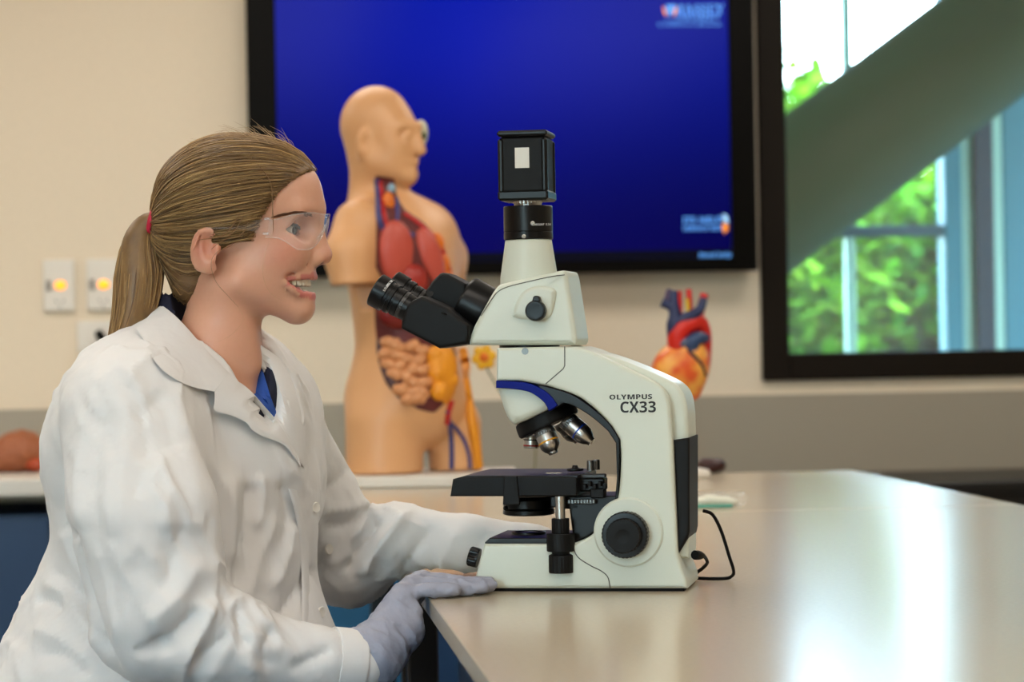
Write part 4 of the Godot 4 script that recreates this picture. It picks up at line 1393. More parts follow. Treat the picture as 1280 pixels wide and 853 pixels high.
func hair(me: Node3D, at: Vector3, _hs: Solid) -> void:
	var hm := sm(Color.WHITE, 0.42)
	hm.vertex_color_use_as_albedo = true
	var cap := Solid.new()
	cap.mirrored = true
	cap.egg(h3(-9, 37, 0), h3(100, 84, 79), 0.01)
	cap.egg(h3(34, 40, 0), h3(69, 67, 67), 0.02)
	cap.limb(h3(-70, -10, 0), h3(-60, -62, 0), 40 * U, 30 * U, 0.03)
	cap.egg(h3(82, -12, 0), h3(76, 86, 100), 0.004, true)
	cap.egg(h3(6, -70, 0), h3(50, 68, 110), 0.004, true)
	cap.limb(h3(-30, -95, -90), h3(-30, -95, 90), 34 * U, 34 * U, 0.004, true)
	var rg := RandomNumberGenerator.new()
	rg.seed = 21
	var grain := func(p: Vector3, _n: Vector3) -> Color:
		var g := 0.5 + 0.5 * speck.get_noise_3dv(Vector3(p.x * 250.0, p.y * 1400.0 + p.x * 300.0, p.z * 900.0))
		return Color(0.085, 0.042, 0.016).lerp(Color(0.24, 0.135, 0.052), g)
	var hr := obj("hair", cap.mesh(h3(-125, -110, -90), h3(115, 140, 90), 0.0034, null, grain), hm, me, at)
	hr.set_meta("label", "light brown hair combed back")
	# combed strands from the hairline back to the tie
	var v := PackedVector3Array()
	var nn := PackedVector3Array()
	var cc := PackedColorArray()
	var ii := PackedInt32Array()
	var o := h3(-9, 30, 0)
	var tie := h3(-107, 14, 0)
	var made := 0
	for k in 9000:
		if made > 2300:
			break
		var dir := Vector3(rg.randfn() + 0.25, rg.randfn() + 0.35, rg.randfn()).normalized()
		if dir.y < -0.75 or (dir.z < -0.2 and rg.randf() < 0.6):
			continue
		var far := o + dir * 0.16
		var root := cap.hit(far, -dir, 0.16)
		if cap.field(root) > 0.001 or root.distance_to(tie) < 0.035:
			continue
		made += 1
		var end := (tie - o).normalized()
		var pts := PackedVector3Array()
		var lift := rg.randf_range(0.0002, 0.0024)
		var sway := rg.randf_range(-0.05, 0.05)
		var reach := rg.randf_range(0.55, 1.0)
		for i in 12:
			var f := i / 11.0 * reach
			var dd := dir.slerp(end, f)
			dd = (dd + dd.cross(end) * sway * sin(f * PI) * 1.5).normalized()
			var q := cap.hit(o + dd * 0.15, -dd, 0.15)
			var off := lift * (0.4 + sin(clampf(f / reach, 0.0, 1.0) * PI) * 1.0)
			if cap.field(q) > 0.002:
				break
			pts.append(q + dd * off)
		if pts.size() < 4:
			continue
		strand(v, nn, cc, ii, pts, rg.randf_range(0.0003, 0.0008), hair_colour(rg, root))
	var sm1 := obj("strands", strand_mesh(v, nn, cc, ii), hm, hr)
	sm1.set_meta("kind", "stuff")
	# flyaways along the crown and the loose wisps before the ear
	v = PackedVector3Array()
	nn = PackedVector3Array()
	cc = PackedColorArray()
	ii = PackedInt32Array()
	for e in [[[Vector3(0.1126, 1.4012, 0.035), Vector3(0.1273, 1.3796, 0.04), Vector3(0.1294, 1.3486, 0.038), Vector3(0.1296, 1.3231, 0.036)], 0.0011], [[Vector3(0.1239, 1.3931, 0.03), Vector3(0.1295, 1.3688, 0.036), Vector3(0.1284, 1.3366, 0.04)], 0.0008], [[Vector3(0.1297, 1.323, 0.037), Vector3(0.1191, 1.2977, 0.036), Vector3(0.1163, 1.2732, 0.03), Vector3(0.1238, 1.2539, 0.026), Vector3(0.1369, 1.2445, 0.02)], 0.00035], [[Vector3(0.1021, 1.349, 0.04), Vector3(0.092, 1.3142, 0.045), Vector3(0.0671, 1.3008, 0.052), Vector3(0.06, 1.2871, 0.056), Vector3(0.0646, 1.2671, 0.052), Vector3(0.0767, 1.2508, 0.04), Vector3(0.0873, 1.2379, 0.03)], 0.0006], [[Vector3(0.1084, 1.3545, 0.038), Vector3(0.0948, 1.3215, 0.044), Vector3(0.0743, 1.3144, 0.05), Vector3(0.0603, 1.3035, 0.056)], 0.0010], [[Vector3(0.0873, 1.2379, 0.03), Vector3(0.092, 1.2232, 0.025), Vector3(0.0794, 1.2069, 0.03), Vector3(0.0627, 1.198, 0.03)], 0.0003], [[Vector3(0.0995, 1.349, 0.041), Vector3(0.0834, 1.3216, 0.048), Vector3(0.0587, 1.318, 0.056)], 0.0012], [[Vector3(0.0924, 1.3435, 0.044), Vector3(0.0744, 1.3198, 0.05), Vector3(0.0478, 1.3146, 0.056)], 0.0012]]:
		strand(v, nn, cc, ii, spline(PackedVector3Array(e[0]), 6), e[1] * 0.6, Color(0.26, 0.14, 0.055) if e[1] > 0.0005 else Color(0.50, 0.30, 0.15))
	for k in 70:
		var f := rg.randf()
		var dir := Vector3(lerpf(-0.5, 1.0, f), 0.9, rg.randf_range(-0.4, 0.5)).normalized()
		var p := at + cap.hit(o + dir * 0.16, -dir, 0.16)
		var tang := Vector3(-dir.y, dir.x, rg.randf_range(-0.5, 0.5)).normalized()
		var l := rg.randf_range(0.012, 0.04)
		strand(v, nn, cc, ii, spline(PackedVector3Array([p, p + tang * l * 0.5 + dir * rg.randf_range(0.001, 0.006), p + tang * l + dir * rg.randf_range(-0.001, 0.009)]), 4), 0.00022, Color(0.42, 0.28, 0.14))
	for i in v.size():
		v[i] -= at
	var fl := obj("loose_strands", strand_mesh(v, nn, cc, ii), hm, hr)
	fl.set_meta("kind", "stuff")
	# ponytail
	var way := spline(PackedVector3Array([Vector3(-0.009, 1.3414, -0.03), Vector3(-0.0241, 1.337, -0.03), Vector3(-0.0338, 1.3147, -0.03), Vector3(-0.0342, 1.2773, -0.028), Vector3(-0.0383, 1.2399, -0.026), Vector3(-0.0499, 1.2074, -0.025), Vector3(-0.0608, 1.1796, -0.026), Vector3(-0.0655, 1.1609, -0.03)]), 4)
	var fat := [9.0, 15.0, 24.0, 33.0, 31.0, 24.0, 13.0, 4.0]
	var core := Solid.new()
	for i in way.size() - 1:
		var f := float(i) / (way.size() - 1) * (fat.size() - 1)
		var f2 := float(i + 1) / (way.size() - 1) * (fat.size() - 1)
		core.limb(way[i], way[i + 1], 0.8 * U * lerpf(fat[int(f)], fat[mini(int(f) + 1, 7)], f - int(f)), 0.8 * U * lerpf(fat[mini(int(f2), 7)], fat[mini(int(f2) + 1, 7)], f2 - int(f2)), 0.006)
	var grain2 := func(p: Vector3, _n: Vector3) -> Color:
		var g := 0.5 + 0.5 * speck.get_noise_3dv(Vector3(p.x * 1500.0 + p.y * 300.0, p.y * 120.0, p.z * 1200.0))
		return Color(0.085, 0.042, 0.016).lerp(Color(0.30, 0.17, 0.06), g)
	var pt := obj("ponytail", core.mesh(Vector3(-0.0955, 1.1418, -0.08), Vector3(0.0269, 1.3526, 0.03), 0.004, null, grain2), hm, hr)
	pt.position = -at
	v = PackedVector3Array()
	nn = PackedVector3Array()
	cc = PackedColorArray()
	ii = PackedInt32Array()
	for k in 620:
		var ang := rg.randf() * TAU
		var rad := sqrt(rg.randf_range(0.55, 1.15))
		var sway := rg.randf_range(-0.6, 0.6)
		var stop := rg.randf_range(0.7, 1.0)
		var pts := PackedVector3Array()
		for i in 16:
			var f := i / 15.0 * stop
			var wi := f * (way.size() - 1)
			var w0 := way[int(wi)].lerp(way[mini(int(wi) + 1, way.size() - 1)], wi - int(wi))
			var fi := f * 7.0
			var r: float = lerpf(fat[int(fi)], fat[mini(int(fi) + 1, 7)], fi - int(fi)) * U * 0.9 * rad
			var a := ang + sway * f
			pts.append(w0 + Vector3(cos(a) * r, cos(a) * r * 0.15, sin(a) * r * 0.9))
		strand(v, nn, cc, ii, pts, rg.randf_range(0.0005, 0.0011), Color(0.11, 0.056, 0.02).lerp(Color(0.54, 0.33, 0.13), pow(rg.randf(), 1.2)))
	var ps := obj("strands", strand_mesh(v, nn, cc, ii), hm, pt)
	ps.set_meta("kind", "stuff")
	var tt := PackedVector3Array()
	var ring := PackedVector3Array()
	var tp := Vector3(-0.0146, 1.3406, -0.03)
	for i in 25:
		var a := TAU * i / 24.0
		ring.append(tp + Vector3(0.25 * cos(a) * 0.0145 - 0.003, cos(a) * 0.0158, sin(a) * 0.0168))
	tube_tri(tt, ring, [0.004], 8)
	var ti := obj("hair_tie", finish(tt, 60.0), sm(Color(0.75, 0.08, 0.22), 0.6), hr)
	ti.position = -at
	ti.set_meta("label", "pink hair tie")

# ---- coat, shirt
func coat_solid() -> Solid:
	var s := Solid.new()
	var tb := Basis(Vector3.UP, deg_to_rad(-27.0))
	s.egg(Vector3(0.0269, 1.0353, -0.075), Vector3(0.130, 0.20, 0.185), 0.05, false, tb)
	s.egg(Vector3(-0.0098, 0.8591, -0.085), Vector3(0.165, 0.20, 0.178), 0.05, false, tb)
	s.egg(Vector3(-0.048, 1.0752, -0.06), Vector3(0.080, 0.12, 0.14), 0.06, false, tb)
	s.limb(Vector3(-0.0259, 1.1186, 0.085), Vector3(0.0922, 1.1143, -0.2), 0.066, 0.055, 0.06)
	s.limb(Vector3(0.0082, 1.1735, -0.055), Vector3(-0.0319, 1.1337, 0.03), 0.045, 0.055, 0.06)
	s.limb(Vector3(0.0555, 1.1675, -0.095), Vector3(0.0874, 1.127, -0.17), 0.038, 0.046, 0.06)
	s.egg(Vector3(-0.0125, 0.7591, -0.085), Vector3(0.215, 0.15, 0.235), 0.08, false, tb)
	# far sleeve
	s.limb(Vector3(0.0911, 1.1111, -0.21), Vector3(0.1387, 1.005, -0.262), 0.056, 0.058, 0.03)
	s.limb(Vector3(0.1387, 1.005, -0.262), Vector3(0.18, 0.9197, -0.285), 0.058, 0.060, 0.02)
	s.limb(Vector3(0.1881, 0.9175, -0.285), Vector3(0.2521, 0.9479, -0.272), 0.056, 0.041, 0.015)
	s.limb(Vector3(0.2521, 0.9479, -0.272), Vector3(0.3404, 0.943, -0.25), 0.041, 0.033, 0.02)
	s.limb(Vector3(0.3404, 0.942, -0.25), Vector3(0.4274, 0.9364, -0.225), 0.033, 0.029, 0.02)
	# near sleeve
	s.limb(Vector3(-0.0319, 1.1175, 0.105), Vector3(-0.0102, 1.0038, 0.145), 0.068, 0.080, 0.03)
	s.limb(Vector3(-0.0102, 1.0038, 0.145), Vector3(0.0063, 0.9028, 0.15), 0.080, 0.077, 0.02)
	s.limb(Vector3(0.0062, 0.8966, 0.15), Vector3(0.0854, 0.8624, 0.14), 0.075, 0.052, 0.012)
	s.limb(Vector3(0.0854, 0.8624, 0.14), Vector3(0.1752, 0.8418, 0.108), 0.050, 0.038, 0.02)
	s.limb(Vector3(0.1752, 0.8418, 0.108), Vector3(0.2204, 0.8352, 0.09), 0.038, 0.0355, 0.01)
	# throat: open for neck and shirt
	s.limb(Vector3(0.0467, 1.2432, -0.035), Vector3(0.0595, 1.1962, -0.03), 0.060, 0.052, 0.008, true)
	s.limb(Vector3(0.0595, 1.1962, -0.03), Vector3(0.1261, 1.1257, 0.005), 0.052, 0.026, 0.008, true)
	s.limb(Vector3(0.1261, 1.1257, 0.005), Vector3(0.146, 1.0825, 0.02), 0.024, 0.004, 0.006, true)
	return s

func on_cloth(s: Solid, x: float, y: float, lift: float, zmin: float, from := 0.35) -> Vector3:
	var p := s.hit(Vector3(x, y, from), Vector3(0, 0, -1), 0.9)
	return Vector3(x, y, maxf(p.z + lift, zmin))

func flap(s: Solid, a: PackedVector3Array, b: PackedVector3Array, rows: int, lift_a: float, lift_b: float, thick: float, from := 0.35) -> ArrayMesh:
	# A sheet of cloth between two edges, laid over the coat, with real thickness. The z of an edge point is its least height.
	var sa := spline(a, 4)
	var sb := spline(b, 4)
	var n := 28
	var top := []
	var bot := []
	for i in n + 1:
		var f := float(i) / n
		var pa := sa[int(roundf(f * (sa.size() - 1)))]
		var pb := sb[int(roundf(f * (sb.size() - 1)))]
		var rt := PackedVector3Array()
		var rb := PackedVector3Array()
		for j in rows + 1:
			var g := float(j) / rows
			var q := pa.lerp(pb, g)
			var p := on_cloth(s, q.x, q.y, lerpf(lift_a, lift_b, g) + 0.004 * sin(g * PI), q.z, from)
			rt.append(p)
			rb.append(p - Vector3(0, 0, thick))
		top.append(rt)
		bot.append(rb)
	var t := PackedVector3Array()
	for i in n:
		for j in rows:
			quad(t, top[i][j], top[i][j + 1], top[i + 1][j + 1], top[i + 1][j])
			quad(t, bot[i][j], bot[i + 1][j], bot[i + 1][j + 1], bot[i][j + 1])
		quad(t, top[i][0], top[i + 1][0], bot[i + 1][0], bot[i][0])
		quad(t, top[i][rows], bot[i][rows], bot[i + 1][rows], top[i + 1][rows])
	for j in rows:
		quad(t, top[0][j], bot[0][j], bot[0][j + 1], top[0][j + 1])
		quad(t, top[n][j], top[n][j + 1], bot[n][j + 1], bot[n][j])
	return finish(t, 55.0)

func garments(me: Node3D) -> void:
	var white := relief(sm(Color(0.86, 0.855, 0.85), 0.82), M.soft, 5.0, 0.07)
	white.rim_enabled = true
	white.rim = 0.25
	M.coat = white
	var s := coat_solid()
	# folds of the near side, traced where the cloth pulls: points, height, width, depth range
	crease(PackedVector2Array([Vector2(0.0592, 0.9124), Vector2(0.0502, 0.9002), Vector2(0.0413, 0.8925), Vector2(0.0306, 0.8821), Vector2(0.0181, 0.8753), Vector2(0.0077, 0.8816)]), -0.014, 0.0085, 0.06)
	crease(PackedVector2Array([Vector2(0.0717, 0.921), Vector2(0.0626, 0.9009), Vector2(0.0534, 0.8817), Vector2(0.0425, 0.8608), Vector2(0.0367, 0.831)]), 0.012, 0.010, 0.06)
	crease(PackedVector2Array([Vector2(0.0927, 0.9127), Vector2(0.0985, 0.8932), Vector2(0.1017, 0.8791), Vector2(0.1094, 0.8649)]), -0.008, 0.007, 0.06)
	crease(PackedVector2Array([Vector2(0.0857, 0.9163), Vector2(0.0907, 0.9013), Vector2(0.0921, 0.8793), Vector2(0.0775, 0.8532), Vector2(0.0613, 0.8271)]), 0.006, 0.012, 0.06)
	crease(PackedVector2Array([Vector2(0.0886, 0.8802), Vector2(0.0655, 0.8657), Vector2(0.0432, 0.8485)]), -0.006, 0.006, 0.06)
	crease(PackedVector2Array([Vector2(-0.011, 0.867), Vector2(0.0119, 0.871), Vector2(0.034, 0.875)]), -0.006, 0.006, 0.06)
	crease(PackedVector2Array([Vector2(0.1352, 0.8847), Vector2(0.1252, 0.8646), Vector2(0.1239, 0.8383)]), -0.007, 0.009, 0.06)
	crease(PackedVector2Array([Vector2(0.115, 0.8859), Vector2(0.1112, 0.8649), Vector2(0.1142, 0.8349)]), 0.005, 0.011, 0.06)
	crease(PackedVector2Array([Vector2(0.1972, 0.8581), Vector2(0.1742, 0.848), Vector2(0.1511, 0.8378)]), -0.005, 0.008, 0.06)
	crease(PackedVector2Array([Vector2(0.0236, 1.1354), Vector2(0.0362, 1.1045), Vector2(0.0514, 1.069), Vector2(0.065, 1.0433), Vector2(0.0777, 1.0114), Vector2(0.0778, 0.9675), Vector2(0.072, 0.9394)]), 0.007, 0.014, 0.05)
	crease(PackedVector2Array([Vector2(0.0035, 1.1428), Vector2(0.0181, 1.1268), Vector2(0.0256, 1.1002), Vector2(0.034, 1.0781)]), -0.005, 0.010, 0.05)
	crease(PackedVector2Array([Vector2(0.0549, 0.9679), Vector2(0.0438, 0.9346), Vector2(0.0241, 0.9139), Vector2(0.0045, 0.8984)]), 0.007, 0.012, 0.06)
	crease(PackedVector2Array([Vector2(0.045, 1.0032), Vector2(0.0337, 0.9629), Vector2(0.0156, 0.929)]), -0.005, 0.013, 0.06)
	crease(PackedVector2Array([Vector2(-0.0184, 1.1485), Vector2(-0.0204, 1.0835), Vector2(-0.0208, 1.0131), Vector2(-0.0204, 0.934), Vector2(-0.0169, 0.8812)]), 0.0035, 0.005, 0.05)
	crease(PackedVector2Array([Vector2(-0.0072, 1.136), Vector2(0.0024, 1.0831), Vector2(-0.002, 1.0304)]), -0.004, 0.013, 0.06)
	crease(PackedVector2Array([Vector2(0.0156, 1.0828), Vector2(0.028, 1.0387), Vector2(0.0238, 0.9948)]), 0.004, 0.012, 0.06)
	crease(PackedVector2Array([Vector2(-0.058, 1.1457), Vector2(-0.0695, 1.0931), Vector2(-0.0739, 1.0404), Vector2(-0.0677, 0.9964)]), 0.005, 0.013)
	crease(PackedVector2Array([Vector2(-0.0406, 1.1366), Vector2(-0.0521, 1.084), Vector2(-0.0512, 1.0313), Vector2(-0.0417, 0.9695)]), -0.005, 0.014)
	crease(PackedVector2Array([Vector2(-0.0327, 1.0837), Vector2(-0.0379, 1.0398), Vector2(-0.0327, 0.987)]), 0.004, 0.010)
	crease(PackedVector2Array([Vector2(-0.0887, 1.0011), Vector2(-0.0806, 0.9614), Vector2(-0.069, 0.9217), Vector2(-0.0539, 0.8774), Vector2(-0.0309, 0.8357)]), -0.011, 0.010)
	crease(PackedVector2Array([Vector2(-0.1027, 1.0014), Vector2(-0.0855, 0.9826)]), -0.008, 0.009)
	crease(PackedVector2Array([Vector2(-0.1117, 0.9901), Vector2(-0.1, 0.9565), Vector2(-0.0813, 0.9219)]), 0.007, 0.011)
	crease(PackedVector2Array([Vector2(-0.1554, 0.9065), Vector2(-0.1308, 0.9069), Vector2(-0.1133, 0.8987)]), -0.008, 0.008)
	crease(PackedVector2Array([Vector2(-0.132, 0.9395), Vector2(-0.1093, 0.9285), Vector2(-0.0834, 0.9017), Vector2(-0.061, 0.8767), Vector2(-0.0473, 0.8536)]), -0.007, 0.008)
	crease(PackedVector2Array([Vector2(-0.141, 0.9229), Vector2(-0.1148, 0.9163), Vector2(-0.087, 0.893), Vector2(-0.063, 0.86)]), 0.008, 0.011)
	crease(PackedVector2Array([Vector2(-0.1507, 0.8747), Vector2(-0.1156, 0.8671), Vector2(-0.0721, 0.84)]), 0.007, 0.012)
	crease(PackedVector2Array([Vector2(-0.1423, 0.8482), Vector2(-0.1071, 0.8511), Vector2(-0.0767, 0.8295)]), -0.006, 0.009)
	crease(PackedVector2Array([Vector2(0.014, 1.1936), Vector2(-0.0011, 1.1816), Vector2(-0.0145, 1.1686), Vector2(-0.0202, 1.1485)]), 0.003, 0.005, 0.0)
	crease(PackedVector2Array([Vector2(0.0388, 1.1528), Vector2(0.056, 1.1305), Vector2(0.0712, 1.0951), Vector2(0.0862, 1.0464)]), -0.004, 0.012, -0.3, 0.08)
	# chest
	crease(PackedVector2Array([Vector2(0.0807, 1.0477), Vector2(0.0744, 1.0015), Vector2(0.0771, 0.9459)]), 0.005, 0.010, -0.3, 0.08)
	crease(PackedVector2Array([Vector2(0.0991, 1.0381), Vector2(0.0929, 1.0011), Vector2(0.081, 0.955)]), -0.006, 0.009, -0.3, 0.08)
	crease(PackedVector2Array([Vector2(0.1244, 1.0006), Vector2(0.1146, 0.973), Vector2(0.103, 0.9454), Vector2(0.0967, 0.8992)]), 0.006, 0.010, -0.3, 0.08)
	crease(PackedVector2Array([Vector2(0.1104, 1.0471), Vector2(0.1117, 1.0193), Vector2(0.1018, 0.9825)]), 0.005, 0.008, -0.3, 0.08)
	crease(PackedVector2Array([Vector2(0.1426, 0.9864), Vector2(0.1347, 0.9541), Vector2(0.1172, 0.9081)]), 0.006, 0.010, -0.3, 0.08)
	crease(PackedVector2Array([Vector2(0.1621, 0.9314), Vector2(0.143, 0.903), Vector2(0.124, 0.8756)]), -0.007, 0.010, -0.3, 0.08)
	crease(PackedVector2Array([Vector2(0.1343, 1.0375), Vector2(0.1392, 1.0003), Vector2(0.1291, 0.9542)]), -0.005, 0.009, -0.3, 0.08)
	crease(PackedVector2Array([Vector2(0.0673, 1.0201), Vector2(0.07, 0.9645), Vector2(0.0802, 0.9088)]), -0.005, 0.010, -0.3, 0.06)
	# far sleeve
	crease(PackedVector2Array([Vector2(0.2265, 0.9781), Vector2(0.2181, 0.9582), Vector2(0.2026, 0.9323), Vector2(0.1881, 0.9065)]), -0.014, 0.009, -0.4, -0.12)
	crease(PackedVector2Array([Vector2(0.2698, 0.9834), Vector2(0.2483, 0.9597), Vector2(0.2248, 0.934), Vector2(0.2114, 0.9171), Vector2(0.2091, 0.9021)]), 0.012, 0.009, -0.4, -0.12)
	crease(PackedVector2Array([Vector2(0.2239, 1.0002), Vector2(0.2216, 0.9822), Vector2(0.2133, 0.9673), Vector2(0.1949, 0.9505)]), 0.009, 0.008, -0.4, -0.12)
	crease(PackedVector2Array([Vector2(0.2177, 0.9923), Vector2(0.1876, 0.9888), Vector2(0.1584, 0.9863)]), 0.006, 0.009, -0.4, -0.12)
	crease(PackedVector2Array([Vector2(0.2003, 0.9725), Vector2(0.1802, 0.9679), Vector2(0.1601, 0.9712)]), -0.006, 0.009, -0.4, -0.12)
	crease(PackedVector2Array([Vector2(0.1965, 1.0429), Vector2(0.1811, 1.0231), Vector2(0.1608, 1.0114)]), -0.006, 0.011, -0.4, -0.12)
	crease(PackedVector2Array([Vector2(0.1996, 0.9324), Vector2(0.1794, 0.9227), Vector2(0.1593, 0.923)]), 0.006, 0.010, -0.4, -0.12)
	crease(PackedVector2Array([Vector2(0.2976, 0.9658), Vector2(0.277, 0.9371), Vector2(0.2605, 0.9092)]), -0.006, 0.008, -0.4, -0.12)
	crease(PackedVector2Array([Vector2(0.3307, 0.9602), Vector2(0.3152, 0.9354), Vector2(0.3026, 0.9085)]), 0.004, 0.010, -0.4, -0.12)
	crease(PackedVector2Array([Vector2(0.3658, 0.9596), Vector2(0.3554, 0.9397), Vector2(0.3449, 0.9148)]), -0.003, 0.008, -0.4, -0.12)
	var lo := Vector3(-0.36, 0.60, -0.37)
	var coat := obj("lab_coat", s.mesh(lo, Vector3(0.46, 1.235, 0.26), 0.005, crease_bump), white, me)
	coat.set_meta("label", "white cotton lab coat")
	# collar and lapels
	var form := coat_solid()
	form.limb(Vector3(0.0444, 1.1495, -0.04), Vector3(0.049, 1.2264, -0.045), 0.062, 0.060, 0.02)
	obj("collar", flap(form, PackedVector3Array([Vector3(-0.0116, 1.2454, -0.05), Vector3(0.0083, 1.2323, -0.005), Vector3(0.0254, 1.217, 0.022), Vector3(0.0426, 1.1984, 0.03), Vector3(0.0579, 1.1816, 0.03), Vector3(0.0766, 1.162, 0.028)]), PackedVector3Array([Vector3(-0.0281, 1.2155, -0.03), Vector3(-0.0111, 1.1984, 0), Vector3(0.0034, 1.1805, 0), Vector3(0.0189, 1.1645, 0), Vector3(0.0418, 1.1493, 0), Vector3(0.0639, 1.1424, 0)]), 6, 0.004, 0.013, 0.004), white, coat)
	obj("lapel", flap(form, PackedVector3Array([Vector3(0.0747, 1.1639, 0.028), Vector3(0.0872, 1.1517, 0.026), Vector3(0.0999, 1.1394, 0.018), Vector3(0.1127, 1.1233, 0.01), Vector3(0.1244, 1.108, 0), Vector3(0.1362, 1.0895, -0.02), Vector3(0.1443, 1.0735, -0.02), Vector3(0.1514, 1.0529, -0.02)]), PackedVector3Array([Vector3(0.0639, 1.1424, 0), Vector3(0.0646, 1.1313, 0), Vector3(0.065, 1.1215, -0.02), Vector3(0.0816, 1.1147, -0.02), Vector3(0.0964, 1.106, -0.02), Vector3(0.1055, 1.0938, -0.02), Vector3(0.1314, 1.0802, -0.02), Vector3(0.1414, 1.068, -0.02), Vector3(0.1505, 1.0519, -0.02)]), 5, 0.004, 0.011, 0.004), white, coat)
	obj("lapel", flap(form, PackedVector3Array([Vector3(0.0984, 1.1954, -0.13), Vector3(0.1057, 1.1713, -0.11), Vector3(0.1139, 1.1455, -0.09), Vector3(0.1228, 1.1192, -0.07), Vector3(0.1318, 1.0951, -0.05), Vector3(0.1426, 1.0708, -0.04)]), PackedVector3Array([Vector3(0.1035, 1.1972, -0.2), Vector3(0.1327, 1.17, -0.2), Vector3(0.1461, 1.145, -0.2), Vector3(0.1531, 1.1177, -0.18), Vector3(0.1551, 1.087, -0.16), Vector3(0.1543, 1.0489, -0.1)]), 5, 0.003, 0.006, 0.003), white, coat)
	obj("collar", flap(form, PackedVector3Array([Vector3(-0.0107, 1.2435, -0.05), Vector3(0.0006, 1.2373, -0.1), Vector3(0.034, 1.2295, -0.14), Vector3(0.0696, 1.2173, -0.15), Vector3(0.0974, 1.1954, -0.14)]), PackedVector3Array([Vector3(-0.0326, 1.2282, -0.09), Vector3(-0.0157, 1.2218, -0.17), Vector3(0.0266, 1.2114, -0.2), Vector3(0.0739, 1.2007, -0.2), Vector3(0.1101, 1.1853, -0.19)]), 4, 0.003, 0.004, 0.003, -0.09), white, coat)
	obj("placket", flap(s, PackedVector3Array([Vector3(0.1381, 1.0266, -0.2), Vector3(0.1453, 0.9869, -0.2), Vector3(0.1484, 0.9374, -0.2), Vector3(0.1505, 0.8879, -0.2), Vector3(0.1506, 0.8385, -0.2), Vector3(0.1496, 0.7792, -0.2)]), PackedVector3Array([Vector3(0.146, 1.0237, -0.25), Vector3(0.1523, 0.9834, -0.25), Vector3(0.1554, 0.9332, -0.25), Vector3(0.1576, 0.8829, -0.25), Vector3(0.1577, 0.8327, -0.25), Vector3(0.1567, 0.7725, -0.25)]), 3, 0.002, 0.002, 0.003, 0.05), white, coat)
	var k := 0
	for p in [Vector3(0.1632, 0.9999, 0), Vector3(0.1677, 0.9387, 0), Vector3(0.1694, 0.8776, 0)]:
		var q := on_cloth(s, p.x, p.y, 0.003, -0.3, 0.05)
		obj("button", lathe([[0.0062, 0.0], [0.0065, 0.001], [0.0058, 0.0024], [0.0042, 0.0018], [0.0, 0.0018]], q, Vector3(0.75, 0.0, 0.66), 20), M.white_plastic, coat)
		k += 1
	# cuffs
	var cu := Vector3(0.2204, 0.8352, 0.09) - Vector3(0.1752, 0.8418, 0.108)
	obj("cuff", lathe([[0.0368, -0.030], [0.0384, -0.029], [0.0382, 0.0], [0.0362, 0.003], [0.0335, 0.0], [0.0325, -0.012], [0.0, -0.014]], Vector3(0.2196, 0.8353, 0.0905), cu, 36), white, coat)
	# shirt beneath
	var sh := Solid.new()
	var tb := Basis(Vector3.UP, deg_to_rad(-27.0))
	sh.egg(Vector3(0.0268, 1.0305, -0.075), Vector3(0.118, 0.185, 0.165), 0.03, false, tb)
	sh.limb(Vector3(0.0443, 1.1401, -0.04), Vector3(0.07, 1.1396, -0.045), 0.055, 0.055, 0.03)
	sh.limb(Vector3(0.0392, 1.1306, -0.05), Vector3(0.0311, 1.2286, -0.045), 0.052, 0.050, 0.03)
	sh.limb(Vector3(0.061, 1.2707, -0.02), Vector3(0.0652, 1.2007, -0.03), 0.060, 0.052, 0.003, true)
	sh.limb(Vector3(0.0652, 1.2007, -0.03), Vector3(0.1006, 1.1528, -0.005), 0.052, 0.022, 0.004, true)
	var shirt := obj("shirt", sh.mesh(Vector3(-0.2, 0.85, -0.25), Vector3(0.2, 1.235, 0.12), 0.006), relief(sm(Color(0.03, 0.06, 0.17), 0.8), M.soft, 6.0, 0.1), me)
	shirt.set_meta("label", "navy blue shirt")
	var blue := sm(Color(0.13, 0.30, 0.62), 0.75)
	obj("shirt_collar", flap(sh, PackedVector3Array([Vector3(0.1017, 1.1794, -0.055), Vector3(0.0981, 1.1562, -0.03), Vector3(0.0966, 1.1397, -0.015), Vector3(0.1089, 1.1229, -0.01)]), PackedVector3Array([Vector3(0.1025, 1.1763, -0.085), Vector3(0.1116, 1.1536, -0.065), Vector3(0.1206, 1.1274, -0.045), Vector3(0.1272, 1.1052, -0.03)]), 4, 0.003, 0.003, 0.002), blue, shirt)

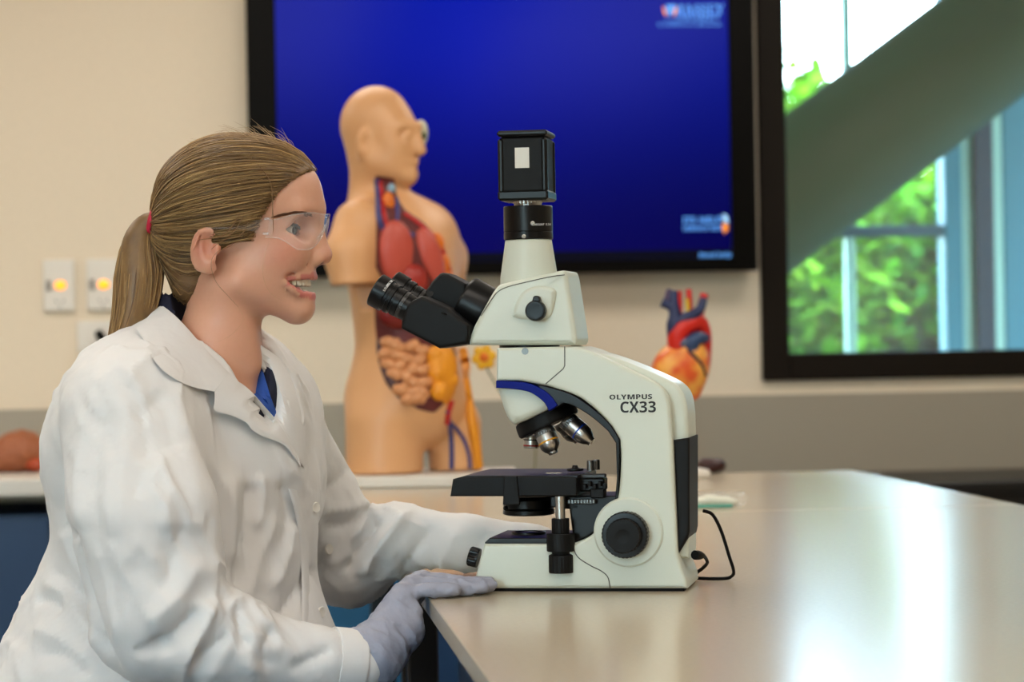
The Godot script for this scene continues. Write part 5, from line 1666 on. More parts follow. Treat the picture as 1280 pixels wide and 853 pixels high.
func gloves(me: Node3D) -> void:
	var nit := relief(sm(Color(0.575, 0.59, 0.655), 0.5), M.soft, 9.0, 0.16)
	var g := Solid.new()
	var r := 0.0084
	g.limb(Vector3(0.2009, 0.8359, 0.093), Vector3(0.2338, 0.8469, 0.085), 0.030, 0.031, 0.01)
	for e in [[Vector3(0.2377, 0.8514, 0.055), Vector3(0.2927, 0.9182, -0.018)], [Vector3(0.2384, 0.8529, 0.068), Vector3(0.2878, 0.9183, 0.002)], [Vector3(0.239, 0.8489, 0.08), Vector3(0.2803, 0.9157, 0.022)], [Vector3(0.2395, 0.8432, 0.092), Vector3(0.2709, 0.9086, 0.042)]]:
		g.limb(e[0], e[1], 0.021, 0.0108, 0.012)
	g.limb(Vector3(0.2445, 0.8369, 0.085), Vector3(0.2745, 0.8659, 0.06), 0.026, 0.017, 0.012)
	g.limb(Vector3(0.2745, 0.8659, 0.06), Vector3(0.2799, 0.8847, 0.05), 0.017, 0.012, 0.010)
	var ends := [
		[Vector3(0.2927, 0.9182, -0.018), Vector3(0.3344, 0.9113, -0.024), Vector3(0.3548, 0.9078, -0.028), Vector3(0.3669, 0.9036, -0.03), 0.0090],
		[Vector3(0.2878, 0.9183, 0.002), Vector3(0.3358, 0.9133, -0.003), Vector3(0.3579, 0.9098, -0.006), Vector3(0.3708, 0.9049, -0.007), 0.0092],
		[Vector3(0.2803, 0.9157, 0.022), Vector3(0.327, 0.9127, 0.018), Vector3(0.3471, 0.9084, 0.016), Vector3(0.36, 0.9053, 0.015), 0.0088],
		[Vector3(0.2709, 0.9086, 0.042), Vector3(0.3046, 0.9104, 0.038), Vector3(0.3191, 0.9072, 0.036), Vector3(0.3291, 0.9051, 0.035), 0.0080]]
	for e in ends:
		for i in 3:
			var a: Vector3 = e[i]
			var b: Vector3 = e[i + 1]
			var rr: float = e[4]
			if i > 0:
				a.y = maxf(a.y, 0.9022 + rr)
			b.y = maxf(b.y, 0.9022 + rr)
			g.limb(a, b, rr * (1.1 if i == 0 else 0.97), rr * (0.95 if i < 2 else 0.82), 0.0016)
	# thumb, on the far side of the palm, closed down beside the edge
	g.limb(Vector3(0.2497, 0.8549, 0.04), Vector3(0.2679, 0.8838, 0.005), 0.016, 0.012, 0.010)
	g.limb(Vector3(0.2679, 0.8838, 0.005), Vector3(0.2772, 0.9099, -0.03), 0.0115, 0.0100, 0.004)
	g.limb(Vector3(0.2772, 0.9099, -0.03), Vector3(0.298, 0.9121, -0.052), 0.0100, 0.0086, 0.004)
	var wr := func(p: Vector3, n: Vector3) -> float:
		var q := Vector3(p.x * 0.75 + p.y * 0.66, p.x * -0.66 + p.y * 0.75, p.z)
		var w2 := 1.0 - absf(cloth.get_noise_3dv(Vector3(q.x * 30.0, q.y * 11.0, q.z * 22.0))) * 2.5
		return 0.0022 * maxf(w2, 0.0) * smoothstep(0.945, 0.90, p.y) + 0.0007 * w2 - 0.0006
	var gl := obj("glove", g.mesh(Vector3(-0.06, 0.76, -0.09), Vector3(0.42, 0.965, 0.14), 0.0026, wr), nit, me)
	gl.set_meta("label", "pale lilac grey rubber glove")
	obj("cuff_bead", tube(ring_points(Vector3(0.2312, 0.8462, 0.086), Vector3(0.2409, 0.8543, 0.08) - Vector3(0.2312, 0.8462, 0.086), 0.0312), [0.0011], 6), nit, gl)
	# the other hand lies flat behind the microscope base
	var f := Solid.new()
	var w := Vector3(0.4234, 0.9355, -0.225)
	f.limb(w - Vector3(0.01, 0, 0), w + Vector3(0.03, -0.004, 0.0), 0.019, 0.021, 0.01)
	for k in 4:
		var z := 0.026 - k * 0.019
		var l: float = [0.062, 0.074, 0.070, 0.054][k]
		var m := Vector3(w.x + 0.085, 0.9125, w.z + z)
		f.limb(w + Vector3(0.028, -0.006, z * 0.4), m, 0.016, 0.0115, 0.012)
		f.limb(m, m + Vector3(l * 0.5, 0.004, z * 0.1), 0.0095, 0.009, 0.004)
		f.limb(m + Vector3(l * 0.5, 0.004, z * 0.1), m + Vector3(l, -0.0015, z * 0.15), 0.009, 0.0078, 0.003)
	f.limb(w + Vector3(0.03, -0.008, 0.01), w + Vector3(0.058, -0.012, 0.046), 0.016, 0.011, 0.01)
	f.limb(w + Vector3(0.058, -0.012, 0.046), w + Vector3(0.088, -0.012, 0.056), 0.0105, 0.0088, 0.004)
	obj("glove", f.mesh(w + Vector3(-0.06, -0.06, -0.08), w + Vector3(0.20, 0.06, 0.10), 0.003), nit, me)

func ring_points(c: Vector3, ax: Vector3, r: float) -> PackedVector3Array:
	var b := frame_of(ax)
	var out := PackedVector3Array()
	for i in 33:
		out.append(c + (b.x * cos(TAU * i / 32.0) + b.z * sin(TAU * i / 32.0)) * r)
	return out

func lower_body(me: Node3D) -> void:
	var t := Solid.new()
	t.egg(Vector3(0.0, 0.735, -0.08), Vector3(0.16, 0.12, 0.18), 0.05)
	for z in [0.02, -0.18]:
		t.limb(Vector3(0.02, 0.715, z), Vector3(0.25, 0.67, z + 0.02), 0.082, 0.062, 0.04)
		t.limb(Vector3(0.25, 0.67, z + 0.02), Vector3(0.24, 0.14, z + 0.02), 0.060, 0.044, 0.02)
	obj("trousers", t.mesh(Vector3(-0.22, 0.06, -0.32), Vector3(0.44, 0.86, 0.16), 0.014), sm(Color(0.04, 0.045, 0.06), 0.85), me)
	for z in [0.04, -0.16]:
		var b := Solid.new()
		b.limb(Vector3(0.235, 0.05, z), Vector3(0.355, 0.038, z), 0.046, 0.034, 0.02)
		b.limb(Vector3(0.24, 0.14, z), Vector3(0.24, 0.06, z), 0.042, 0.046, 0.03)
		b.block(Vector3(0.30, -0.029, z), Vector3(0.3, 0.032, 0.1), 0.002, 0.004, true)
		obj("shoe", b.mesh(Vector3(0.15, -0.02, z - 0.08), Vector3(0.45, 0.22, z + 0.08), 0.009), M.rubber, me)

func stool() -> void:
	var c := Vector3(-0.0996, 0, -3.0702)
	var o := thing("lab_stool", "round black padded lab stool under the person", "stool", c)
	obj("seat", lathe([[0.0, 0.52], [0.16, 0.52], [0.175, 0.53], [0.178, 0.55], [0.165, 0.567], [0.0, 0.571]], Vector3.ZERO, Vector3.UP, 40), M.rubber, o)
	obj("pole", lathe([[0.028, 0.06], [0.028, 0.35], [0.018, 0.36], [0.018, 0.52]], Vector3.ZERO, Vector3.UP, 24), M.dull_steel, o)
	obj("foot_ring", tube(ring_points(Vector3(0, 0.24, 0), Vector3.UP, 0.14), [0.009], 8), M.dull_steel, o)
	for k in 5:
		var d := Vector3(cos(TAU * k / 5.0), 0, sin(TAU * k / 5.0))
		obj("leg", tube(PackedVector3Array([Vector3(0, 0.09, 0), d * 0.09 + Vector3(0, 0.08, 0), d * 0.17 + Vector3(0, 0.035, 0)]), [0.022, 0.018, 0.014], 8), M.black_steel, o)
		obj("glide", lathe([[0.016, 0.0], [0.018, 0.01], [0.014, 0.035]], d * 0.167, Vector3.UP, 14), M.rubber, o)
		obj("spoke", tube(PackedVector3Array([Vector3(0, 0.24, 0), d * 0.138 + Vector3(0, 0.24, 0)]), [0.006], 6), M.dull_steel, o)

func safety_glasses(at: Vector3) -> void:
	var o := thing("safety_glasses", "clear wraparound safety glasses worn by the person", "glasses", Vector3.ZERO)
	o.transform = Transform3D(Basis(Vector3.UP, -0.1047), Vector3(-0.0881, 0, -2.9886)) * Transform3D(Basis.IDENTITY, at)
	var m := sm(Color(0.93, 0.95, 0.97, 0.09), 0.03, 0.0, 0.4)
	m.transparency = BaseMaterial3D.TRANSPARENCY_ALPHA
	var rim := sm(Color(0.86, 0.87, 0.88, 0.2), 0.08, 0.0, 0.4)
	rim.transparency = BaseMaterial3D.TRANSPARENCY_ALPHA
	# one lens that wraps from temple to temple, notched over the nose
	var cols := 48
	var rows := 10
	var grid := []
	var top := PackedVector3Array()
	var low := PackedVector3Array()
	for i in cols + 1:
		var s := -1.0 + 2.0 * i / cols
		var a := absf(s)
		var z := 70.0 * sin(s * 1.42) / sin(1.42)
		var x := 40.0 + 69.0 * pow(maxf(0.0, 1.0 - pow(a, 2.5)), 0.62)
		var yt := 19.5 - 2.5 * a * a + 1.0 * cos(s * 9.0) - (6.0 if a > 0.9 else 0.0) * (a - 0.9) * 10.0
		var yb := 6.0 - 13.0 * smoothstep(0.08, 0.30, a) - 19.0 * smoothstep(0.22, 0.70, a) + 16.0 * smoothstep(0.80, 1.0, a)
		var row := PackedVector3Array()
		for j in rows + 1:
			var f := float(j) / rows
			row.append(h3(x - 5.0 * f * f, lerpf(yt, yb, f), z))
		grid.append(row)
		top.append(row[0])
		low.append(row[rows])
	var t := PackedVector3Array()
	for i in cols:
		for j in rows:
			quad(t, grid[i][j], grid[i + 1][j], grid[i + 1][j + 1], grid[i][j + 1])
	obj("lens", finish(t, 60.0, false), m, o)
	obj("lens_edge", tube(top, [0.0005], 6), rim, o)
	obj("lens_edge", tube(low, [0.0005], 6), rim, o)
	obj("nose_pad", tube(spline(PackedVector3Array([h3(104, 6, 6), h3(101, -2, 10), h3(94, -12, 16)]), 4), [0.0014, 0.0022, 0.0014], 8), rim, o)
	obj("nose_pad", tube(spline(PackedVector3Array([h3(104, 6, -6), h3(101, -2, -10), h3(94, -12, -16)]), 4), [0.0014, 0.0022, 0.0014], 8), rim, o)
	var tm := sm(Color(0.93, 0.95, 0.97, 0.03), 0.03, 0.0, 0.25)
	tm.transparency = BaseMaterial3D.TRANSPARENCY_ALPHA
	for sd in [1.0, -1.0]:
		var tp := PackedVector3Array()
		# temple arm, deep at the hinge and thinning to the ear
		var prof := [[44, 15.0, -10.0, 70.5], [30, 13.0, -7.0, 72.5], [18, 7.0, -2.0, 73.5], [0, 2.5, 0.0, 75.5], [-20, 3.0, 0.8, 79.0], [-36, 2.6, 0.6, 80.0]]
		var rings := []
		for p in prof:
			rings.append(PackedVector3Array([h3(p[0], p[1], sd * p[3]), h3(p[0], p[2], sd * p[3]), h3(p[0], p[2], sd * (p[3] + 1.8)), h3(p[0], p[1], sd * (p[3] + 1.8))]))
		rings_to_tri(tp, rings, true, true)
		obj("temple_arm", finish(tp, 30.0), tm, o)
		obj("hinge", box(Vector3(7, 3.0, 2.4) * U, 0.0004, h3(38, 12, sd * 73.0)), rim, o)
		obj("hinge", box(Vector3(7, 3.0, 2.4) * U, 0.0004, h3(36, -6, sd * 73.0)), rim, o)

# ------------------------------------------------------------------ the anatomical torso
# Local axes: x along its shoulders' sight line to the screen side, y up from the board it stands on, z towards the room.
func torso_solid() -> Solid:
	var s := Solid.new()
	var fb := Basis(Vector3.UP, deg_to_rad(-32.0))
	s.egg(Vector3(-0.0587, 0.7234, 0), Vector3(0.079, 0.081, 0.066), 0.01, false, fb)
	s.egg(Vector3(-0.0132, 0.677, 0.03), Vector3(0.046, 0.072, 0.052), 0.025, false, fb)
	s.limb(Vector3(-0.0607, 0.6466, 0.05), Vector3(0.0047, 0.6141, 0.05), 0.022, 0.016, 0.025)
	s.egg(Vector3(0.0128, 0.6143, 0.045), Vector3(0.016, 0.017, 0.02), 0.012)
	s.limb(Vector3(0.0246, 0.711, 0.052), Vector3(0.0355, 0.6643, 0.056), 0.008, 0.012, 0.010)
	s.limb(Vector3(0.0022, 0.7151, 0.066), Vector3(0.0294, 0.7148, 0.045), 0.010, 0.010, 0.012)
	s.egg(Vector3(0.009, 0.6958, 0.08), Vector3(0.018, 0.011, 0.020), 0.010, true)
	s.egg(Vector3(0.0084, 0.6954, 0.064), Vector3(0.011, 0.009, 0.011), 0.005)
	s.limb(Vector3(0.0091, 0.6393, 0.066), Vector3(0.0267, 0.64, 0.052), 0.005, 0.006, 0.006)
	s.limb(Vector3(0.0043, 0.6308, 0.072), Vector3(0.0285, 0.6328, 0.06), 0.0028, 0.0028, 0.003, true)
	s.egg(Vector3(-0.0808, 0.6789, 0.064), Vector3(0.019, 0.032, 0.013), 0.005, false, Basis(Vector3.UP, 0.5))
	s.egg(Vector3(-0.0768, 0.6812, 0.076), Vector3(0.009, 0.017, 0.008), 0.005, true)
	s.limb(Vector3(-0.0668, 0.6419, 0), Vector3(-0.0668, 0.547, 0), 0.048, 0.052, 0.04)
	s.limb(Vector3(-0.0904, 0.51, 0.09), Vector3(-0.1119, 0.4501, 0.13), 0.055, 0.048, 0.04)
	s.limb(Vector3(-0.1119, 0.4501, 0.13), Vector3(-0.1044, 0.3782, 0.14), 0.048, 0.043, 0.02)
	s.limb(Vector3(-0.0624, 0.5169, 0), Vector3(0.0443, 0.4967, -0.04), 0.050, 0.045, 0.05)
	s.limb(Vector3(0.0443, 0.4967, -0.04), Vector3(0.0756, 0.4475, -0.09), 0.045, 0.046, 0.04)
	s.limb(Vector3(0.0756, 0.4475, -0.09), Vector3(0.0759, 0.3799, -0.1), 0.046, 0.042, 0.02)
	s.egg(Vector3(-0.009, 0.4244, 0), Vector3(0.112, 0.15, 0.125), 0.05, false, fb)
	s.egg(Vector3(-0.0034, 0.266, 0), Vector3(0.107, 0.14, 0.105), 0.06, false, fb)
	s.egg(Vector3(-0.0071, 0.1495, 0), Vector3(0.130, 0.11, 0.125), 0.05, false, fb)
	s.limb(Vector3(-0.0507, 0.1017, 0.045), Vector3(-0.0508, -0.0137, 0.05), 0.080, 0.080, 0.02)
	s.limb(Vector3(0.0915, 0.0971, -0.02), Vector3(0.0944, -0.02, -0.02), 0.058, 0.054, 0.012)
	s.block(Vector3(0, -0.15, 0), Vector3(0.5, 0.15, 0.5), 0.002, 0.002, true)
	s.block(Vector3(-0.1063, 0.362, 0.14), Vector3(0.065, 0.026, 0.065), 0.004, 0.002, true, Basis(Vector3.BACK, 0.06))
	s.block(Vector3(0.0916, 0.3495, -0.13), Vector3(0.05, 0.026, 0.05), 0.004, 0.002, true)
	return s

func on_torso(s: Solid, p: Vector3, sink := 0.0) -> Vector3:
	var q := s.hit(Vector3(p.x, p.y, 0.4), Vector3(0, 0, -1), 0.7)
	return q - Vector3(0, 0, sink)

func organ(o: Node3D, s: Solid, called: String, p: Vector3, r: Vector3, turn: float, m: Material, sink := 0.0) -> MeshInstance3D:
	var c := on_torso(s, p, sink)
	return obj(called, ball(c, r, Basis(Vector3.UP, deg_to_rad(25.0)) * Basis(Vector3.BACK, turn), 24), m, o)

func vessel(o: Node3D, s: Solid, called: String, pts: PackedVector3Array, r: float, m: Material) -> void:
	var q := PackedVector3Array()
	for p in spline(pts, 4):
		q.append(on_torso(s, p, -r * 0.4))
	obj(called, tube(q, [r], 8), m, o)

func build_torso_model() -> void:
	var o := thing("torso_model", "life-size anatomical torso model with open chest and belly organs", "anatomical model", Vector3(0.3418, 0.9255, -5.3234), -0.1047)
	var skin := sm(Color(0.85, 0.635, 0.44), 0.42)
	var s := torso_solid()
	var sk := obj("skin_shell", s.mesh(Vector3(-0.22, -0.02, -0.22), Vector3(0.22, 0.84, 0.24), 0.0058), skin, o)
	sk.set_meta("label", "tan plastic torso shell with bald head")
	obj("stand_board", span(Vector3(-0.14, -0.0250, -0.14), Vector3(0.22, -0.0008, 0.17), 0.004), M.white_top, o)
	# opened trunk
	obj("cavity_lining", flap(s, PackedVector3Array([Vector3(-0.0575, 0.6131, -0.1), Vector3(-0.0551, 0.5553, -0.1), Vector3(-0.0546, 0.4874, -0.1), Vector3(-0.0578, 0.4026, -0.1), Vector3(-0.0627, 0.3178, -0.1), Vector3(-0.0554, 0.2498, -0.1), Vector3(-0.0327, 0.1883, -0.1), Vector3(0.0106, 0.1401, -0.1), Vector3(0.0477, 0.1258, -0.1)]), PackedVector3Array([Vector3(-0.0203, 0.6056, -0.1), Vector3(-0.0077, 0.5511, -0.1), Vector3(0.0442, 0.5095, -0.1), Vector3(0.0772, 0.4546, -0.1), Vector3(0.0858, 0.3662, -0.1), Vector3(0.0911, 0.2812, -0.1), Vector3(0.1021, 0.2301, -0.1), Vector3(0.1011, 0.1724, -0.1), Vector3(0.0579, 0.1257, -0.1)]), 6, 0.002, 0.002, 0.008), sm(Color(0.36, 0.10, 0.10), 0.5), o)
	var pink := sm(Color(0.74, 0.30, 0.24), 0.38)
	var deep := sm(Color(0.45, 0.07, 0.06), 0.4)
	var gold := sm(Color(0.88, 0.56, 0.07), 0.45)
	var amber := sm(Color(0.86, 0.44, 0.08), 0.45)
	var blue := sm(Color(0.22, 0.24, 0.48), 0.45)
	var red := sm(Color(0.72, 0.08, 0.06), 0.4)
	organ(o, s, "lung", Vector3(-0.0152, 0.4528, 0), Vector3(0.040, 0.066, 0.020), 0.06, pink)
	organ(o, s, "lung", Vector3(0.0513, 0.445, 0), Vector3(0.027, 0.060, 0.020), 0.35, pink, 0.004)
	organ(o, s, "heart", Vector3(0.0188, 0.3956, 0), Vector3(0.030, 0.034, 0.022), 0.2, sm(Color(0.62, 0.16, 0.12), 0.4))
	organ(o, s, "liver", Vector3(-0.0173, 0.3296, 0), Vector3(0.042, 0.034, 0.026), -0.1, deep)
	organ(o, s, "stomach", Vector3(0.0508, 0.3184, 0), Vector3(0.036, 0.034, 0.022), 0.3, sm(Color(0.78, 0.46, 0.34), 0.4))
	for e in [Vector3(0.0794, 0.4312, 0), Vector3(0.0855, 0.3977, 0), Vector3(0.0865, 0.3611, 0), Vector3(0.0685, 0.473, 0)]:
		organ(o, s, "fat_lobe", e, Vector3(0.013, 0.020, 0.010), 0.2, amber)
	# bowel: short plump loops packed together
	var bowel := sm(Color(0.80, 0.55, 0.36), 0.45)
	var rg := RandomNumberGenerator.new()
	rg.seed = 31
	for p in PackedVector3Array([Vector3(-0.0368, 0.2633, 0), Vector3(-0.0134, 0.2662, 0), Vector3(0.0115, 0.2624, 0), Vector3(0.0313, 0.2537, 0), Vector3(-0.0405, 0.2433, 0), Vector3(-0.0189, 0.2413, 0), Vector3(0.0028, 0.2392, 0), Vector3(0.0243, 0.2339, 0), Vector3(-0.0359, 0.2216, 0), Vector3(-0.0142, 0.2196, 0), Vector3(0.009, 0.2158, 0), Vector3(0.0323, 0.2121, 0), Vector3(-0.0246, 0.1997, 0), Vector3(-0.003, 0.196, 0), Vector3(0.0186, 0.1923, 0), Vector3(0.0352, 0.187, 0), Vector3(-0.0116, 0.1779, 0), Vector3(0.0099, 0.1725, 0), Vector3(0.0315, 0.1671, 0), Vector3(0.003, 0.1559, 0), Vector3(0.0228, 0.1489, 0)]):
		var a := rg.randf_range(-0.9, 0.9)
		var d := Vector3(cos(a), sin(a), 0) * 0.012
		var n := Vector3(-sin(a), cos(a), 0) * rg.randf_range(-0.008, 0.008)
		obj("bowel_loop", tube(spline(PackedVector3Array([on_torso(s, p - d, -0.002), on_torso(s, p + n, -0.006), on_torso(s, p + d, -0.002)]), 4), [0.0105, 0.0130, 0.0105], 10), bowel, o)
	obj("bowel_border", tube(spline(PackedVector3Array([on_torso(s, Vector3(-0.0532, 0.2769, 0)), on_torso(s, Vector3(-0.0505, 0.2418, 0)), on_torso(s, Vector3(-0.0314, 0.1932, 0)), on_torso(s, Vector3(-0.0053, 0.1561, 0))]), 5), [0.007, 0.009, 0.012, 0.008], 10), sm(Color(0.30, 0.20, 0.22), 0.5), o)
	var om := organ(o, s, "fat_apron", Vector3(0.0704, 0.2014, 0), Vector3(0.036, 0.066, 0.024), -0.05, gold)
	for e in [Vector3(0.0594, 0.2416, 0), Vector3(0.0859, 0.2278, 0), Vector3(0.0621, 0.2049, 0), Vector3(0.0886, 0.1911, 0), Vector3(0.0665, 0.1682, 0)]:
		obj("lobe", ball(on_torso(s, e, -0.014), Vector3(0.018, 0.020, 0.012), Basis.IDENTITY, 16), gold, om)
	vessel(o, s, "side_fat", PackedVector3Array([Vector3(0.1062, 0.2474, 0), Vector3(0.1153, 0.1973, 0), Vector3(0.1258, 0.1305, 0), Vector3(0.1363, 0.0637, 0), Vector3(0.1419, 0.0053, 0)]), 0.011, gold)
	# throat
	organ(o, s, "thyroid", Vector3(-0.0317, 0.553, 0), Vector3(0.014, 0.026, 0.012), 0.0, amber)
	organ(o, s, "larynx", Vector3(-0.0278, 0.5863, 0), Vector3(0.010, 0.014, 0.012), 0.0, sm(Color(0.55, 0.68, 0.76), 0.4))
	vessel(o, s, "artery", PackedVector3Array([Vector3(-0.0492, 0.6033, 0), Vector3(-0.0465, 0.5666, 0), Vector3(-0.0389, 0.5248, 0), Vector3(-0.0311, 0.4964, 0)]), 0.006, red)
	vessel(o, s, "vein", PackedVector3Array([Vector3(-0.0558, 0.6068, 0), Vector3(-0.0532, 0.5667, 0), Vector3(-0.049, 0.52, 0), Vector3(-0.0345, 0.4931, 0), Vector3(-0.0044, 0.4959, 0), Vector3(0.0204, 0.4855, 0)]), 0.006, blue)
	vessel(o, s, "vein", PackedVector3Array([Vector3(-0.0165, 0.5661, 0), Vector3(-0.0139, 0.5244, 0), Vector3(-0.0244, 0.4963, 0)]), 0.005, blue)
	vessel(o, s, "rib_edge", PackedVector3Array([Vector3(-0.0004, 0.5325, 0), Vector3(0.0341, 0.5086, 0), Vector3(0.0668, 0.4747, 0), Vector3(0.0861, 0.431, 0), Vector3(0.0952, 0.3809, 0)]), 0.005, red)
	# groin and thigh
	vessel(o, s, "vein", PackedVector3Array([Vector3(0.0825, 0.1279, 0), Vector3(0.0853, 0.0979, 0), Vector3(0.0879, 0.0562, 0), Vector3(0.087, 0.0046, 0)]), 0.005, blue)
	vessel(o, s, "vein", PackedVector3Array([Vector3(0.0854, 0.1045, 0), Vector3(0.1098, 0.0725, 0), Vector3(0.1225, 0.0373, 0), Vector3(0.1253, 0.0039, 0)]), 0.004, blue)
	vessel(o, s, "artery", PackedVector3Array([Vector3(0.0911, 0.1477, 0), Vector3(0.084, 0.1229, 0), Vector3(0.0803, 0.1013, 0)]), 0.006, red)
	# bared eyeball on the dissected half of the face
	var ey := Vector3(0.0333, 0.7001, 0.022)
	obj("eyeball", ball(ey, Vector3(0.017, 0.030, 0.018), Basis(Vector3.BACK, -0.1), 24), sm(Color(0.80, 0.78, 0.66), 0.3), o)
	obj("iris", ball(ey + Vector3(0.008, -0.004, 0.013), Vector3(0.006, 0.008, 0.006), Basis.IDENTITY, 14), sm(Color(0.28, 0.34, 0.20), 0.3), o)

# ------------------------------------------------------------------ the heart and other small things
func build_small_things() -> void:
	heart_model()
	# power lead
	var lead := obj("power_cable", tube(spline(PackedVector3Array([Vector3(0.2658, 0.0393, -0.032), Vector3(0.2685, 0.0364, -0.06), Vector3(0.2683, 0.031, -0.09), Vector3(0.2676, 0.0231, -0.115), Vector3(0.2602, 0.015, -0.13), Vector3(0.2521, 0.009, -0.132), Vector3(0.2518, 0.004, -0.134), Vector3(0.2596, 0.0026, -0.134), Vector3(0.2857, 0.0025, -0.134), Vector3(0.2948, 0.0053, -0.13), Vector3(0.2987, 0.013, -0.12), Vector3(0.2937, 0.0326, -0.115), Vector3(0.2869, 0.0579, -0.11), Vector3(0.281, 0.0737, -0.105), Vector3(0.2757, 0.0825, -0.102), Vector3(0.2702, 0.0855, -0.1), Vector3(0.2656, 0.0867, -0.098)]), 6), [0.0021], 8), M.rubber)
	lead.transform = Transform3D(Basis(Vector3.UP, deg_to_rad(-16.0)), Vector3(0.2604, 0.9, -2.9942))
	tag(lead, "thin black power lead looping behind the microscope", "cable")
	var plug := obj("plug_body", tube(PackedVector3Array([Vector3(0.2618, 0.0399, -0.03), Vector3(0.2637, 0.0393, -0.034), Vector3(0.2663, 0.0382, -0.045), Vector3(0.2685, 0.0364, -0.06)]), [0.0055, 0.0058, 0.005, 0.003], 10), M.rubber, lead)
	# specimen slide on the stage
	var sl := thing("specimen_slide", "glass specimen slide lying on the microscope stage", "slide", Vector3(0.2604, 0.9016, -2.9942), deg_to_rad(-16.0))
	var sp := Vector3(0.0893, 0.1335, -0.045)
	obj("glass_strip", box(Vector3(0.076, 0.0012, 0.026), 0.0003, sp), sm(Color(0.72, 0.74, 0.70), 0.12), sl)
	obj("cover_slip", box(Vector3(0.020, 0.0005, 0.020), 0.0, sp + Vector3(0.004, 0.0009, 0)), sm(Color(0.80, 0.78, 0.74), 0.1), sl)
	# dark kidney on the far table
	var kd := Solid.new()
	var kc := Vector3(1.0027, 0.9, -5.4551)
	kd.limb(Vector3(-0.016, 0.017, 0), Vector3(0.016, 0.017, 0), 0.017, 0.015, 0.01)
	kd.egg(Vector3(0, 0.015, 0.012), Vector3(0.020, 0.013, 0.014), 0.01)
	var kn := obj("kidney_model", kd.mesh(Vector3(-0.05, -0.01, -0.04), Vector3(0.05, 0.05, 0.05), 0.004), sm(Color(0.20, 0.05, 0.05), 0.4), self, kc)
	tag(kn, "small dark red kidney model lying on the far table", "anatomical model")
	# clear packet
	var pc := Vector3(0.8068, 0.9, -4.3722)
	var pk := thing("plastic_packet", "clear plastic packet holding white tissue with a teal lower edge", "packet", pc + Vector3(0, 0.0006, 0), -0.1)
	var ts := Solid.new()
	for e in [[-0.022, 0.012], [-0.008, 0.015], [0.006, 0.013], [0.02, 0.012], [0.03, 0.009]]:
		ts.egg(Vector3(e[0], e[1] * 0.75, -0.01), Vector3(0.013, e[1] * 0.62, 0.018), 0.004)
	obj("tissue", ts.mesh(Vector3(-0.05, -0.005, -0.04), Vector3(0.055, 0.04, 0.03), 0.003), sm(Color(0.86, 0.86, 0.80), 0.8), pk)
	obj("teal_edge", box(Vector3(0.066, 0.005, 0.012), 0.001, Vector3(-0.004, 0.003, 0.024)), sm(Color(0.22, 0.66, 0.58), 0.4), pk)
	var film := sm(Color(0.95, 0.97, 0.95, 0.12), 0.08)
	film.transparency = BaseMaterial3D.TRANSPARENCY_ALPHA
	var fp := Solid.new()
	fp.block(Vector3(0.002, 0.013, 0.0), Vector3(0.052, 0.012, 0.034), 0.008, 0.003)
	obj("film", fp.mesh(Vector3(-0.07, -0.01, -0.05), Vector3(0.075, 0.04, 0.05), 0.005), film, pk)
	# yellow flower-like model on a bent wire
	var fb := Vector3(0.6062, 0.9, -5.3649)
	var fl := thing("yellow_flower", "small yellow flower on a thin bent stem beside the torso model", "flower", fb)
	var fc: Vector3 = Vector3(0.4958, 1.1606, -5.2771) - fb
	for k in 6:
		var a := TAU * k / 6.0 + 0.2
		obj("petal", ball(fc + Vector3(cos(a) * 0.014, sin(a) * 0.014, 0.0), Vector3(0.013, 0.011, 0.006), Basis(Vector3.BACK, a), 14), sm(Color(0.88, 0.66, 0.05), 0.5), fl)
	obj("flower_centre", ball(fc + Vector3(0, 0, 0.004), Vector3(0.010, 0.010, 0.008), Basis.IDENTITY, 14), sm(Color(0.85, 0.42, 0.04), 0.5), fl)
	obj("stem", tube(spline(PackedVector3Array([fc - Vector3(0, 0.01, 0.004), fc + Vector3(0.012, -0.035, -0.004), fc + Vector3(0.05, -0.10, 0.0), Vector3(0.0, 0.10, 0), Vector3(0, 0.004, 0)]), 5), [0.0018], 6), sm(Color(0.40, 0.42, 0.28), 0.6), fl)
	obj("foot", lathe([[0.026, 0.0], [0.026, 0.004], [0.006, 0.010], [0.0, 0.010]], Vector3.ZERO, Vector3.UP, 24), M.white_plastic, fl)
	# brown model on the wall bench
	var bc := Vector3(-0.6035, 0.8605, -7.0759)
	var br := Solid.new()
	br.egg(Vector3(-0.005, 0.050, 0), Vector3(0.078, 0.062, 0.07), 0.02)
	br.egg(Vector3(-0.05, 0.04, 0.02), Vector3(0.05, 0.045, 0.05), 0.02)
	br.block(Vector3(0, -0.05, 0), Vector3(0.2, 0.052, 0.2), 0.002, 0.004, true)
	var wob := func(p: Vector3, _n: Vector3) -> float:
		return 0.006 * (absf(cloth.get_noise_3dv(p * 22.0)) * 2.0 - 0.5)
	var bm := thing("organ_model", "brown rounded organ model with an orange lobe on the white worktop", "anatomical model", bc)
	obj("body", br.mesh(Vector3(-0.14, -0.01, -0.12), Vector3(0.12, 0.14, 0.12), 0.007, wob), sm(Color(0.60, 0.34, 0.20), 0.5), bm)
	obj("lobe", ball(Vector3(0.042, 0.020, 0.052), Vector3(0.030, 0.018, 0.022), Basis.IDENTITY, 18), sm(Color(0.66, 0.25, 0.09), 0.45), bm)

